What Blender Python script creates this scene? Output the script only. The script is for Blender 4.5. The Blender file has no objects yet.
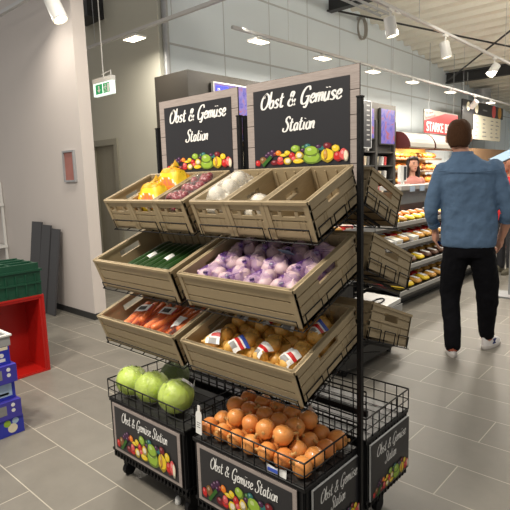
import bpy, bmesh, math, random
from mathutils import Vector, Matrix, Euler
from mathutils.bvhtree import BVHTree
S = bpy.context.scene
COL = S.collection
PI = math.pi
rnd = random.Random(7)
V = Vector

# ------------------------------------------------------------------ materials
def srgb(r, g, b):
    f = lambda c: (c/255/12.92) if c/255 <= .04045 else ((c/255+.055)/1.055)**2.4
    return (f(r), f(g), f(b), 1)

def mat(name, col, rough=.6, metal=0, var=.0, scale=20., emit=0, alpha=1, bump=0, bscale=60., stretch=None, coat=0, trans=0, spec=.5):
    m = bpy.data.materials.new(name); m.use_nodes = True
    n = m.node_tree.nodes; l = m.node_tree.links
    p = n['Principled BSDF']
    p.inputs['Base Color'].default_value = col
    p.inputs['Roughness'].default_value = rough
    p.inputs['Metallic'].default_value = metal
    p.inputs['Specular IOR Level'].default_value = spec
    if coat: p.inputs['Coat Weight'].default_value = coat
    if trans: p.inputs['Transmission Weight'].default_value = trans
    if alpha < 1: p.inputs['Alpha'].default_value = alpha
    if emit:
        p.inputs['Emission Color'].default_value = col
        p.inputs['Emission Strength'].default_value = emit
    tc = n.new('ShaderNodeTexCoord'); mp = n.new('ShaderNodeMapping')
    l.new(tc.outputs['Object'], mp.inputs['Vector'])
    if stretch: mp.inputs['Scale'].default_value = stretch
    nz = n.new('ShaderNodeTexNoise'); nz.inputs['Scale'].default_value = scale; nz.inputs['Detail'].default_value = 4
    l.new(mp.outputs['Vector'], nz.inputs['Vector'])
    if var:
        mx = n.new('ShaderNodeMix'); mx.data_type = 'RGBA'
        c = V(col[:3])
        mx.inputs['A'].default_value = (*(c*(1-var)), 1)
        mx.inputs['B'].default_value = (*[min(1, x*(1+var)) for x in c], 1)
        l.new(nz.outputs['Fac'], mx.inputs['Factor'])
        l.new(mx.outputs['Result'], p.inputs['Base Color'])
    if bump:
        b = n.new('ShaderNodeBump'); b.inputs['Strength'].default_value = bump; b.inputs['Distance'].default_value = .01
        n2 = n.new('ShaderNodeTexNoise'); n2.inputs['Scale'].default_value = bscale; n2.inputs['Detail'].default_value = 3
        l.new(mp.outputs['Vector'], n2.inputs['Vector'])
        l.new(n2.outputs['Fac'], b.inputs['Height']); l.new(b.outputs['Normal'], p.inputs['Normal'])
    return m

def film(name, col, alpha, rough=.15, bump=.6):
    return mat(name, col, rough=rough, alpha=alpha, bump=bump, bscale=45, var=.15, spec=.6)

M = {}
M['crate'] = mat('crate wood look', srgb(170, 152, 120), .55, var=.22, scale=14, stretch=(2, 2, 40), bump=.15)
M['crate_x'] = mat('crate inside wood look', srgb(132, 114, 86), .6, var=.2, scale=10, stretch=(3, 3, 30))
M['black'] = mat('black powder coated metal', (.007, .007, .008, 1), .5, var=.2, spec=.25)
M['blackp'] = mat('black plastic panel', (.008, .008, .009, 1), .5, var=.2, spec=.25)
M['plate'] = mat('dark grey basket floor', (.04, .04, .04, 1), .35, var=.2, spec=.3)
M['board'] = mat('charcoal printed board', (.022, .022, .026, 1), .35, var=.12, scale=5)
M['plank'] = mat('grey washed plank print', srgb(156, 145, 140), .6, var=.4, scale=9, stretch=(2, 30, 40))
M['seam'] = mat('plank seam dark', srgb(60, 52, 50), .7)
M['white'] = mat('white lettering', (.85, .85, .83, 1), .5)
M['wallL'] = mat('warm white painted wall', srgb(212, 204, 199), .6, var=.04, scale=2)
M['wallD'] = mat('pale grey green painted wall', srgb(200, 199, 186), .7, var=.03, scale=2)
M['wallW'] = mat('white insulated wall panel', srgb(226, 236, 242), .45, var=.03, scale=1.5)
M['skirt'] = mat('dark skirting', (.03, .03, .03, 1), .5)
M['door'] = mat('grey wood grain door', srgb(150, 146, 130), .5, var=.16, scale=5, stretch=(12, 12, .6))
M['doorf'] = mat('grey door frame', srgb(160, 157, 142), .45)
M['steel'] = mat('galvanised steel', srgb(170, 172, 175), .45, metal=.3, var=.2, scale=8)
M['beam'] = mat('dark steel beam', (.02, .02, .022, 1), .5)
M['track'] = mat('white track rail', srgb(205, 205, 205), .4)
M['lampw'] = mat('white lamp housing', srgb(225, 225, 222), .35)
M['glow'] = mat('lit lamp diffuser', (1, .86, .62, 1), .5, emit=6)
M['kiosk'] = mat('dark bronze kiosk panel', srgb(62, 58, 52), .5, var=.06, scale=3)
M['kioskf'] = mat('black kiosk frame', srgb(58, 57, 56), .4)
M['skin'] = mat('skin', srgb(205, 150, 125), .5, var=.08, scale=30)
M['skind'] = mat('tanned skin', srgb(190, 130, 105), .5, var=.08, scale=30)
M['hairb'] = mat('short brown hair', srgb(78, 52, 34), .7, var=.45, scale=60, stretch=(3, 3, .6), bump=.8, bscale=90, spec=.15)
M['haird'] = mat('dark brown hair', srgb(38, 26, 22), .45, var=.4, scale=50, stretch=(3, 3, .5), bump=.4)
M['denim'] = mat('blue denim shirt', srgb(92, 117, 146), .8, var=.14, scale=9, bump=1, bscale=16, spec=.2)
M['trouser'] = mat('black trousers', (.005, .005, .007, 1), .85, var=.3, scale=12, bump=.5, bscale=12, spec=.12)
M['shoe'] = mat('white sneaker leather', srgb(228, 225, 225), .45, var=.04)
M['sole'] = mat('off white rubber sole', srgb(215, 210, 205), .6)
M['navy'] = mat('navy shoe emblem', srgb(40, 55, 110), .5)
M['sock'] = mat('rust sock', srgb(165, 85, 62), .8)
M['pink'] = mat('dusty pink work top', srgb(205, 140, 130), .7, var=.1)
M['redcl'] = mat('red polo shirt', srgb(190, 32, 40), .7, var=.1)
M['darkcl'] = mat('charcoal trousers', (.03, .03, .035, 1), .8)
M['olive'] = mat('olive grey shoe', srgb(95, 90, 75), .6)
M['eye'] = mat('eye', (.02, .015, .01, 1), .2)
M['lip'] = mat('lips', srgb(170, 85, 80), .5)
M['redp'] = mat('red plastic tray', srgb(178, 26, 20), .38, var=.08, scale=4)
M['greenp'] = mat('dark green plastic crate', srgb(20, 68, 48), .4, var=.15, scale=6)
M['blueb'] = mat('blue printed carton', srgb(50, 60, 178), .35, var=.15, scale=5)
M['violetb'] = mat('violet blue printed carton', srgb(70, 64, 168), .35, var=.2, scale=7)
M['greyc'] = mat('grey cardboard', srgb(165, 165, 165), .6)
M['boardg'] = mat('dark grey laminate', srgb(64, 64, 67), .45, var=.08, scale=3)
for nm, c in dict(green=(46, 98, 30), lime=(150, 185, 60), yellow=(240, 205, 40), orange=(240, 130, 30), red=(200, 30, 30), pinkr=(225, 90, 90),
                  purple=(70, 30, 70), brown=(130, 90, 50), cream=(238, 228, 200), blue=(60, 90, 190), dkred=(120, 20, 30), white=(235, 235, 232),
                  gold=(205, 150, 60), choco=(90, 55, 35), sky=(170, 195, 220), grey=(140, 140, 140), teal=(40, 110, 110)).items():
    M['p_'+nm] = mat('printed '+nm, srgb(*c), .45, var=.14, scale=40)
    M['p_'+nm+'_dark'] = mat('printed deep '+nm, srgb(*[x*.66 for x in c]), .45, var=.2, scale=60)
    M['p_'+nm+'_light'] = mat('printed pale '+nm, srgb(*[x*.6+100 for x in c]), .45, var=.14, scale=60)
M['garlic'] = mat('garlic skin', srgb(206, 178, 184), .5, var=.22, scale=9, stretch=(6, 6, .8))
M['net_purple'] = film('purple net', srgb(130, 80, 190), .2, .4)
M['net_yellow'] = film('yellow net', srgb(225, 165, 40), .12, .4)
M['net_citrus'] = film('bright yellow net', srgb(255, 200, 20), .45, .4)
M['film'] = film('clear film', srgb(235, 235, 235), .09, .08, .9)
M['filmc'] = film('crinkled cabbage film', srgb(240, 242, 235), .09, .08, 1)
M['wseam'] = mat('white panel joint', srgb(186, 190, 192), .5)
M['filmw'] = film('milky film', srgb(240, 238, 232), .3, .15, .9)
M['filmo'] = film('clear carrot bag film', srgb(235, 225, 220), .07, .06, 1)
M['onion'] = mat('golden onion skin', srgb(238, 154, 82), .33, var=.3, scale=9, stretch=(7, 7, .5), coat=.2, bump=.15)
M['onion2'] = mat('copper onion skin', srgb(222, 138, 70), .35, var=.3, scale=9, stretch=(7, 7, .5), coat=.2, bump=.15)
M['stem'] = mat('dry onion neck', srgb(196, 150, 90), .7)
M['yonion'] = mat('small yellow onion skin', srgb(236, 182, 100), .28, var=.3, scale=14, stretch=(5, 5, .6))
M['cuke'] = mat('cucumber skin', srgb(32, 62, 24), .28, var=.4, scale=16, stretch=(6, .5, 6), coat=.3)
M['carrot'] = mat('carrot', srgb(244, 122, 44), .4, var=.15, scale=30)
M['radish'] = mat('radish skin', srgb(128, 8, 34), .3, var=.2, scale=30)
M['orange'] = mat('orange peel', srgb(250, 145, 25), .45, var=.1, scale=40, bump=.2, bscale=200)
M['wbulb'] = mat('white bulb skin', srgb(235, 228, 212), .45, var=.12, scale=12)
M['cab'] = mat('pale green cabbage', srgb(182, 206, 74), .42, var=.3, scale=8, bump=.5, bscale=22)
M['cabd'] = mat('deep green cabbage', srgb(98, 118, 62), .5, var=.3, scale=8, bump=.5, bscale=22)
M['bread'] = mat('golden bread crust', srgb(215, 150, 70), .6, var=.3, scale=18)
M['bread2'] = mat('dark bread crust', srgb(140, 85, 45), .6, var=.3, scale=18)
M['shelfm'] = mat('black shelving', (.018, .018, .018, 1), .4)
M['rail'] = mat('price rail', srgb(165, 165, 163), .4)
M['counter'] = mat('white counter', srgb(215, 215, 212), .35)
M['cgrey'] = mat('grey counter front', srgb(120, 122, 122), .5, var=.08)
M['hood'] = mat('white hood front', srgb(150, 146, 138), .5)
M['hoodr'] = mat('dark red hood end', srgb(66, 18, 18), .5)
M['signred'] = mat('red sign board', srgb(196, 50, 54), .5)
M['cream'] = mat('cream menu paper', srgb(225, 218, 196), .6)
M['brownw'] = mat('brown wood slats', srgb(150, 118, 88), .6, var=.25, scale=6, stretch=(8, 8, .8))
M['paleblue'] = mat('pale blue display face', srgb(165, 195, 222), .3)
M['exitw'] = mat('lit white exit sign', srgb(235, 250, 240), .4, emit=.75)
M['exitg'] = mat('green exit panel', srgb(20, 150, 90), .4, emit=.4)

def screen_mat(name, c1, c2, c3, scale):
    m = mat(name, c1, .25); n = m.node_tree.nodes; l = m.node_tree.links; p = n['Principled BSDF']
    nz = [x for x in n if x.type == 'TEX_NOISE'][0]; nz.inputs['Scale'].default_value = scale; nz.inputs['Distortion'].default_value = 1.5
    r = n.new('ShaderNodeValToRGB'); e = r.color_ramp.elements
    e[0].position = .35; e[0].color = c1; e[1].position = .65; e[1].color = c3
    k = e.new(.5); k.color = c2
    l.new(nz.outputs['Fac'], r.inputs['Fac']); l.new(r.outputs['Color'], p.inputs['Emission Color']); p.inputs['Emission Strength'].default_value = .5
    p.inputs['Base Color'].default_value = (.02, .02, .03, 1); p.inputs['Roughness'].default_value = .3
    return m
M['screen'] = screen_mat('lit advertising screen', srgb(70, 60, 215), srgb(160, 140, 240), srgb(225, 110, 130), 4)

def floor_mat():
    m = mat('grey stone floor tiles', srgb(150, 145, 135), .38)
    n = m.node_tree.nodes; l = m.node_tree.links; p = n['Principled BSDF']
    tc = [x for x in n if x.type == 'TEX_COORD'][0]
    mp = n.new('ShaderNodeMapping'); mp.inputs['Location'].default_value = (.235, .68, 0)
    l.new(tc.outputs['Object'], mp.inputs['Vector'])
    b = n.new('ShaderNodeTexBrick'); b.offset = .5; b.offset_frequency = 2; b.squash = 1
    b.inputs['Scale'].default_value = 1; b.inputs['Mortar Size'].default_value = .0028; b.inputs['Mortar Smooth'].default_value = .1
    b.inputs['Brick Width'].default_value = .635; b.inputs['Row Height'].default_value = .3157
    b.inputs['Color1'].default_value = srgb(118, 114, 106); b.inputs['Color2'].default_value = srgb(127, 123, 115); b.inputs['Mortar'].default_value = srgb(180, 174, 160)
    l.new(mp.outputs['Vector'], b.inputs['Vector'])
    nz = n.new('ShaderNodeTexNoise'); nz.inputs['Scale'].default_value = 5; nz.inputs['Detail'].default_value = 8; nz.inputs['Roughness'].default_value = .7
    l.new(tc.outputs['Object'], nz.inputs['Vector'])
    r = n.new('ShaderNodeMapRange'); r.inputs['To Min'].default_value = .72; r.inputs['To Max'].default_value = 1.2
    l.new(nz.outputs['Fac'], r.inputs['Value'])
    mx = n.new('ShaderNodeVectorMath'); mx.operation = 'SCALE'
    l.new(b.outputs['Color'], mx.inputs[0]); l.new(r.outputs['Result'], mx.inputs['Scale'])
    l.new(mx.outputs['Vector'], p.inputs['Base Color'])
    r2 = n.new('ShaderNodeMapRange'); r2.inputs['To Min'].default_value = .3; r2.inputs['To Max'].default_value = .55
    l.new(nz.outputs['Fac'], r2.inputs['Value']); l.new(r2.outputs['Result'], p.inputs['Roughness'])
    return m
M['floor'] = floor_mat()

# ------------------------------------------------------------------ mesh builder
class MB:
    def __init__(s): s.v = []; s.f = []; s.m = []; s.T = None
    def add(s, vs, fs, m=0, T=None):
        o = len(s.v)
        for q in vs:
            q = V(q)
            if T: q = T @ q
            if s.T: q = s.T @ q
            s.v.append(q)
        for q in fs: s.f.append([o+i for i in q]); s.m.append(m)
        return s
    def box(s, x0, x1, y0, y1, z0, z1, m=0, T=None):
        return s.add([(x, y, z) for z in (z0, z1) for y in (y0, y1) for x in (x0, x1)],
                     [(0, 2, 3, 1), (4, 5, 7, 6), (0, 1, 5, 4), (2, 6, 7, 3), (0, 4, 6, 2), (1, 3, 7, 5)], m, T)
    def tube(s, pts, r, n=6, m=0, T=None, closed=False, flat=1):
        pts = [V(p) for p in pts]; k = len(pts)
        rr = r if isinstance(r, (list, tuple)) else [r]*k
        vs, fs, ref = [], [], None
        for i, p in enumerate(pts):
            if closed: d = pts[(i+1) % k]-pts[i-1]
            else: d = pts[min(i+1, k-1)]-pts[max(i-1, 0)]
            d.normalize()
            if ref is None:
                ref = V((0, 0, 1)) if abs(d.z) < .9 else V((0, 1, 0))
            a = ref-d*ref.dot(d)
            if a.length < 1e-4: a = d.orthogonal()
            a.normalize(); ref = a; b = d.cross(a)
            for j in range(n):
                t = 2*PI*j/n
                vs.append(p+(a*math.cos(t)*flat+b*math.sin(t))*rr[i])
        for i in range(k if closed else k-1):
            for j in range(n):
                i2 = (i+1) % k
                fs.append((i*n+j, i*n+(j+1) % n, i2*n+(j+1) % n, i2*n+j))
        if not closed:
            fs.append(tuple(range(n-1, -1, -1))); fs.append(tuple((k-1)*n+j for j in range(n)))
        return s.add(vs, fs, m, T)
    def loft(s, rings, n=20, m=0, T=None, p=2.0):
        # rings: (z, cx, cy, rx, ry)
        vs, fs = [], []
        for z, cx, cy, rx, ry in rings:
            for j in range(n):
                t = 2*PI*j/n; c, q = math.cos(t), math.sin(t)
                e = 2/p
                vs.append((cx+rx*math.copysign(abs(c)**e, c), cy+ry*math.copysign(abs(q)**e, q), z))
        k = len(rings)
        for i in range(k-1):
            for j in range(n):
                fs.append((i*n+j, i*n+(j+1) % n, (i+1)*n+(j+1) % n, (i+1)*n+j))
        fs.append(tuple(range(n-1, -1, -1))); fs.append(tuple((k-1)*n+j for j in range(n)))
        return s.add(vs, fs, m, T)
    def ell(s, c, r, m=0, T=None, nu=12, nv=8, fn=None):
        c = V(c); vs = [(0, 0, -1)]; fs = []
        for i in range(1, nv):
            a = -PI/2+PI*i/nv
            for j in range(nu):
                t = 2*PI*j/nu; vs.append((math.cos(a)*math.cos(t), math.cos(a)*math.sin(t), math.sin(a)))
        vs.append((0, 0, 1)); top = len(vs)-1
        for j in range(nu):
            fs.append((0, 1+(j+1) % nu, 1+j)); fs.append((top, top-nu+j, top-nu+(j+1) % nu))
        for i in range(nv-2):
            for j in range(nu):
                a = 1+i*nu; fs.append((a+j, a+(j+1) % nu, a+nu+(j+1) % nu, a+nu+j))
        out = []
        for q in vs:
            q = V(q); k = fn(q) if fn else 1
            if isinstance(k, Vector): q = k; k = 1
            out.append(V((c.x+q.x*r[0]*k, c.y+q.y*r[1]*k, c.z+q.z*r[2]*k)))
        return s.add(out, fs, m, T)
    def lathe(s, prof, n=14, c=(0, 0, 0), m=0, T=None, wob=0):
        vs, fs = [], []
        for i, (r, z) in enumerate(prof):
            for j in range(n):
                t = 2*PI*j/n; k = 1+wob*math.sin(t*3+i*.7)
                vs.append((c[0]+r*k*math.cos(t), c[1]+r*k*math.sin(t), c[2]+z))
        k = len(prof)
        for i in range(k-1):
            for j in range(n): fs.append((i*n+j, i*n+(j+1) % n, (i+1)*n+(j+1) % n, (i+1)*n+j))
        fs.append(tuple(range(n-1, -1, -1))); fs.append(tuple((k-1)*n+j for j in range(n)))
        return s.add(vs, fs, m, T)
    def prism(s, poly, t0, t1, m=0, T=None):   # poly in local x,z ; thickness along y
        n = len(poly)
        vs = [(x, t0, z) for x, z in poly]+[(x, t1, z) for x, z in poly]
        fs = [tuple(range(n)), tuple(range(2*n-1, n-1, -1))]
        for i in range(n): fs.append((i, i+n, (i+1) % n+n, (i+1) % n))
        return s.add(vs, fs, m, T)
    def build(s, name, mats, parent=None, smooth=None):
        me = bpy.data.meshes.new(name); me.from_pydata([tuple(q) for q in s.v], [], s.f); 
        bm = bmesh.new(); bm.from_mesh(me); bmesh.ops.recalc_face_normals(bm, faces=bm.faces); bm.to_mesh(me); bm.free()
        for q in (mats if isinstance(mats, (list, tuple)) else [mats]): me.materials.append(q)
        me.polygons.foreach_set('material_index', s.m)
        if smooth:
            me.polygons.foreach_set('use_smooth', [True]*len(me.polygons)); me.set_sharp_from_angle(angle=math.radians(smooth))
        me.update()
        o = bpy.data.objects.new(name, me); COL.objects.link(o)
        if parent: o.parent = parent
        return o

def tag(o, label=None, cat=None, group=None, kind=None):
    if label: o['label'] = label
    if cat: o['category'] = cat
    if group: o['group'] = group
    if kind: o['kind'] = kind
    return o
def thing(name, label, cat, loc=(0, 0, 0), rz=0, group=None, T=None):
    o = bpy.data.objects.new(name, None); COL.objects.link(o); o.empty_display_size = .05
    if T is not None: o.matrix_world = T
    else:
        o.location = loc; o.rotation_euler = (0, 0, rz)
    return tag(o, label, cat, group)
def struct(o): o['kind'] = 'structure'; return o
KIDS = {}
def dup(o, label=None, T=None, loc=None, group=None, parent=None):
    c = o.copy(); COL.objects.link(c)
    if parent: c.parent = parent
    if label: c['label'] = label
    if group: c['group'] = group
    if T is not None: c.matrix_world = T
    if loc is not None: c.location = loc
    for ch in o.children:
        dup(ch, parent=c)
    return c
def TR(x, y, z, rx=0, ry=0, rz=0, s=1):
    return Matrix.Translation((x, y, z)) @ Euler((rx, ry, rz)).to_matrix().to_4x4() @ Matrix.Scale(s, 4)
def catmull(pts, k=6):
    pts = [V((p[0], p[1], 0)) if len(p) == 2 else V(p) for p in pts]; out = []
    for i in range(len(pts)-1):
        p0, p1, p2, p3 = pts[max(i-1, 0)], pts[i], pts[i+1], pts[min(i+2, len(pts)-1)]
        for j in range(k):
            t = j/k
            out.append(.5*((2*p1)+(p2-p0)*t+(2*p0-5*p1+4*p2-p3)*t*t+(3*p1-p0-3*p2+p3)*t**3))
    out.append(pts[-1]); return out
def text_mesh(name, body, size, m, parent, T, extrude=.001, shear=0, align='LEFT', width=None):
    cu = bpy.data.curves.new(name, 'FONT'); cu.body = body; cu.size = size; cu.extrude = extrude; cu.shear = shear; cu.align_x = align
    o = bpy.data.objects.new(name, cu); COL.objects.link(o)
    dg = bpy.context.evaluated_depsgraph_get()
    me = bpy.data.meshes.new_from_object(o.evaluated_get(dg)); bpy.data.objects.remove(o)
    if width:
        xs = [v.co.x for v in me.vertices]; k = width/max(1e-6, max(xs)-min(xs)); me.transform(Matrix.Diagonal((k, 1, 1, 1)))
    me.transform(T); me.materials.clear(); me.materials.append(m)
    r = bpy.data.objects.new(name, me); COL.objects.link(r)
    if parent: r.parent = parent
    return r

# ------------------------------------------------------------------ brush lettering
GL = {
 'O': (1.25, [[(.75, 1.98), (.3, 1.6), (.08, .95), (.2, .2), (.6, 0), (1.0, .45), (1.12, 1.25), (.85, 1.8), (.45, 1.72), (.4, 1.35)]]),
 'b': (.78, [[(.12, 2.05), (.1, 1.0), (.12, .12)], [(.12, .2), (.38, 0), (.64, .32), (.6, .82), (.38, .95), (.14, .6)]]),
 's': (.72, [[(.62, .8), (.42, 1.02), (.18, .82), (.32, .55), (.55, .34), (.42, .02), (.02, .1)]]),
 't': (.72, [[(.3, 1.65), (.24, .8), (.24, .2), (.42, 0), (.64, .18)], [(0, 1.08), (.6, 1.16)]]),
 '&': (1.2, [[(1.02, 0), (.62, .6), (.3, 1.2), (.42, 1.62), (.68, 1.5), (.58, 1.1), (.15, .62), (.1, .2), (.42, -.02), (.78, .22), (.98, .75)]]),
 'G': (1.25, [[(1.12, 1.5), (.95, 1.92), (.5, 1.8), (.14, 1.1), (.16, .25), (.5, -.02), (.88, .25), (1.02, .8)], [(.62, .82), (1.2, .86)], [(1.02, .8), (.98, .1), (.8, -.42), (.5, -.3)]]),
 'e': (.74, [[(.1, .42), (.5, .6), (.56, .86), (.36, 1.02), (.12, .7), (.14, .2), (.4, 0), (.72, .28)]]),
 'm': (1.05, [[(.08, 1.02), (.08, 0)], [(.09, .5), (.32, .98), (.46, .8), (.45, 0)], [(.46, .5), (.7, .98), (.84, .8), (.83, .18), (1.0, .08)]]),
 'ü': (.8, [[(.12, 1.02), (.1, .25), (.3, 0), (.56, .4)], [(.6, 1.02), (.58, .18), (.78, .08)], [(.2, 1.42), (.22, 1.5)], [(.55, 1.42), (.57, 1.5)]]),
 'S': (1.0, [[(.98, 1.62), (.75, 1.96), (.4, 1.8), (.34, 1.42), (.6, 1.08), (.8, .66), (.64, .12), (.28, -.06), (-.02, .16), (.06, .46)]]),
 'a': (.82, [[(.62, .82), (.42, 1.02), (.14, .76), (.12, .25), (.32, 0), (.56, .32), (.64, .98)], [(.64, .98), (.62, .2), (.82, .06)]]),
 'i': (.4, [[(.12, 1.02), (.1, .22), (.32, .04)], [(.16, 1.42), (.18, 1.5)]]),
 'o': (.72, [[(.42, 1.02), (.14, .8), (.12, .25), (.36, 0), (.62, .26), (.63, .76), (.42, 1.02), (.3, .9)]]),
 'n': (.78, [[(.08, 1.02), (.08, 0)], [(.09, .5), (.36, .98), (.52, .8), (.51, .2), (.72, .06)]]),
}
def lettering(name, parent, text, x0, x1, zb, xh, T, wt=.2):
    """brush words in the local x/z plane, raised towards -y"""
    mb = MB(); w = sum(.55 if c == ' ' else GL[c][0] for c in text); pen = 0
    sx = (x1-x0)/(w+.3)
    k = 0
    for c in text:
        if c == ' ': pen += .55; continue
        adv, strokes = GL[c]
        for st in strokes:
            pts = catmull(st, 5)
            L, R = [], []
            n = len(pts)
            for i, p in enumerate(pts):
                d = (pts[min(i+1, n-1)]-pts[max(i-1, 0)]).normalized()
                h = wt*(.45+.55*abs(d.y))*.62*(.75+.25*math.sin(PI*i/(n-1)))
                nn = V((-d.y, d.x, 0))
                L.append(p+nn*h); R.append(p-nn*h)
            k += 1; y = -.0012-.00003*k
            q = lambda a: (x0+(pen+a.x+.22*a.y)*sx, y, zb+a.y*xh)
            vs = [q(a) for a in L]+[q(a) for a in R]
            fs = [(i, i+1, n+i+1, n+i) for i in range(n-1)]
            mb.add(vs, fs, 0, T)
        pen += adv
    return mb.build(name, M['white'], parent)

FRUIT = [(.035, .16, .032, .17, 'red'), (.1, .28, .045, .2, 'brown'), (.17, .62, .03, .12, 'purple'), (.21, .7, .03, .12, 'purple'), (.14, .52, .026, .1, 'purple'), (.2, .5, .026, .1, 'purple'), (.24, .58, .024, .1, 'dkred'),
         (.28, .62, .036, .14, 'orange'), (.24, .15, .055, .14, 'dkred'), (.3, .14, .04, .12, 'red'), (.3, .3, .036, .16, 'pinkr'), (.34, .5, .05, .08, 'yellow'), (.38, .6, .035, .12, 'yellow'), (.38, .2, .045, .18, 'yellow'), (.385, .2, .03, .12, 'cream'),
         (.43, .45, .036, .16, 'red'), (.45, .3, .03, .12, 'pinkr'), (.5, .16, .065, .12, 'yellow'), (.51, .44, .045, .19, 'yellow'), (.51, .44, .03, .13, 'cream'), (.47, .78, .05, .18, 'lime'), (.56, .8, .03, .12, 'green'), (.6, .86, .035, .12, 'teal'),
         (.55, .68, .03, .1, 'purple'), (.65, .3, .1, .3, 'lime'), (.64, .6, .075, .26, 'lime'), (.74, .72, .035, .12, 'teal'), (.71, .8, .03, .1, 'purple'), (.8, .8, .042, .16, 'dkred'), (.8, .36, .07, .32, 'yellow'), (.78, .4, .02, .26, 'gold'), (.88, .66, .042, .17, 'yellow'),
         (.9, .3, .045, .24, 'red'), (.955, .36, .045, .28, 'pinkr'), (.975, .3, .022, .26, 'cream')]
def fruit_print(parent, x0, x1, z0, h, T, big=False):
    mb = MB(); names = []
    r = random.Random(3)
    w = x1-x0; q = 0
    for (u, v, ru, rv, c) in FRUIT:
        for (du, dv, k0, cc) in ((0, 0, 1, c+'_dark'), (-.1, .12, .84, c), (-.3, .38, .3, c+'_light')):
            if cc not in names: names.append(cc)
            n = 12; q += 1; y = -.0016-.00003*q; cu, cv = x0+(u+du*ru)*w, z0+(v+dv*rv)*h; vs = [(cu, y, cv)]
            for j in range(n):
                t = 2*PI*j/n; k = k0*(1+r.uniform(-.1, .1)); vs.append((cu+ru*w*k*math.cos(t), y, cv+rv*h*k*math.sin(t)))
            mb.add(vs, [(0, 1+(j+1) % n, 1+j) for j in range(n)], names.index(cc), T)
    # cucumber laid across the pile
    names.append('green')
    w = x1-x0; y = -.006
    a, b = V((x0+.1*w, y, z0+.02*h)), V((x0+.2*w, y, z0+.48*h)); d = (b-a).normalized(); nn = V((-d.z, 0, d.x))*w*.016
    mb.add([a-nn, a+nn, b+nn, b-nn], [(0, 1, 2, 3)], len(names)-1, T)
    return mb.build('fruit_print', [M['p_'+c] for c in names], parent)

def print_board(parent, name, T, w, h, wood, text2, fr):
    """signboard in local x (0..w), z (0..h), facing -y"""
    if wood:
        mb = MB(); mb.box(0, w, 0, .006, 0, h, 1)
        n = max(3, round(h/.09)); 
        for i in range(n): mb.box(0, w, -.002, 0, h*i/n+.0012, h*(i+1)/n-.0012, 0)
        for o_ in (mb,): o_.T = T
        mb.v = [T @ q for q in mb.v]; mb.T = None
        p = mb.build(name, [M['plank'], M['seam']], parent)
        e = wood
    else:
        mb = MB(); mb.box(0, w, -.001, .006, 0, h, 0, T); p = mb.build(name, M['white'], parent); e = .0035
    mb = MB(); mb.box(e, w-e, -.0045, -.001, e*.9, h-e*.8, 0, T); mb.build('chalkboard', M['board'], p)
    T2 = T @ Matrix.Translation((0, -.0045, 0))
    for tx in text2: lettering('lettering', p, tx[0], tx[1], tx[2], tx[3], tx[4], T2)
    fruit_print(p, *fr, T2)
    return p
# ------------------------------------------------------------------ the setting
mb = MB(); mb.box(-9, 6, -4, 21, -.1, 0); struct(mb.build('floor', M['floor']))
mb = MB(); mb.box(-9, -3.55, 1.29, 1.44, 0, 4.6); struct(mb.build('wall_left', M['wallL']))
mb = MB(); mb.box(-9, -3.535, 1.275, 1.29, 0, .07); mb.box(-3.55, -3.535, 1.29, 1.455, 0, .07); struct(mb.build('baseboard_left', M['skirt']))
mb = MB(); mb.box(-9, -6.72, 3.3, 3.45, 0, 6); mb.box(-5.92, -4.66, 3.3, 3.45, 0, 6); mb.box(-6.72, -5.92, 3.3, 3.45, 2.26, 6); struct(mb.build('wall_back', M['wallD']))
d = struct(MB().box(-6.64, -6.0, 3.33, 3.37, 0, 2.18).build('door_1', M['door']))
mb = MB(); mb.box(-6.74, -6.64, 3.27, 3.4, 0, 2.28); mb.box(-6.0, -5.9, 3.27, 3.4, 0, 2.28); mb.box(-6.64, -6.0, 3.27, 3.4, 2.18, 2.28); mb.build('door_frame', M['doorf'], d)
mb = MB(); mb.tube([(-6.1, 3.33, 1.08), (-6.1, 3.27, 1.08), (-6.22, 3.27, 1.08)], .011, 8); mb.build('door_handle', M['steel'], d)
mb = MB(); mb.box(-4.95, -4.8, 3.45, 21, 0, 6.2)
for k in range(15): mb.box(-4.8, -4.795, 3.6+k*1.2, 3.612+k*1.2, 0, 6.0, 1)
for z in (3.62, 4.72): mb.box(-4.8, -4.792, 3.45, 21, z, z+.03, 1)
struct(mb.build('wall_far_left', [M['wallW'], M['wseam']]))
mb = MB(); mb.box(-4.95, 6, 21, 21.15, 0, 4.6); struct(mb.build('wall_end', M['wallW']))
# sloping corrugated roof
mb = MB(); y0, y1 = 4.6, 21
zr = lambda y: 5.27-.118*(y-8.3)
pr = []; y = y0
while y < y1:
    for dy, dz in ((0, .09), (.27, .09), (.31, 0), (.4, 0), (.44, .09)): pr.append((y+dy, zr(y+dy)+dz))
    y += .44
n = len(pr)-1
vs = [(-4.95, y, z) for y, z in pr]+[(6, y, z) for y, z in pr]
mb.add(vs, [(i, i+1, n+2+i, n+1+i) for i in range(n)])
struct(mb.build('ceiling', mat('white corrugated roof deck', srgb(222, 218, 206), .5, var=.05)))
for i, y in enumerate((8.0, 14.4)):
    mb = MB(); z = zr(y)-.02
    mb.box(-4.8, 6, y-.09, y+.09, z-.03, z); mb.box(-4.8, 6, y-.015, y+.015, z-.27, z-.03); mb.box(-4.8, 6, y-.09, y+.09, z-.3, z-.27)
    struct(mb.build('trim_%d' % (i+1), M['beam']))
mb = MB(); mb.tube([(-4.7, 8.2, zr(8.2)-.25), (-1.2, 14.3, zr(14.3)-.3)], .022, 8); mb.tube([(-4.7, 14.2, zr(14.2)-.3), (-.6, 9.6, zr(9.6)-.2)], .022, 8); struct(mb.build('trim_3', M['beam']))
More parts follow.
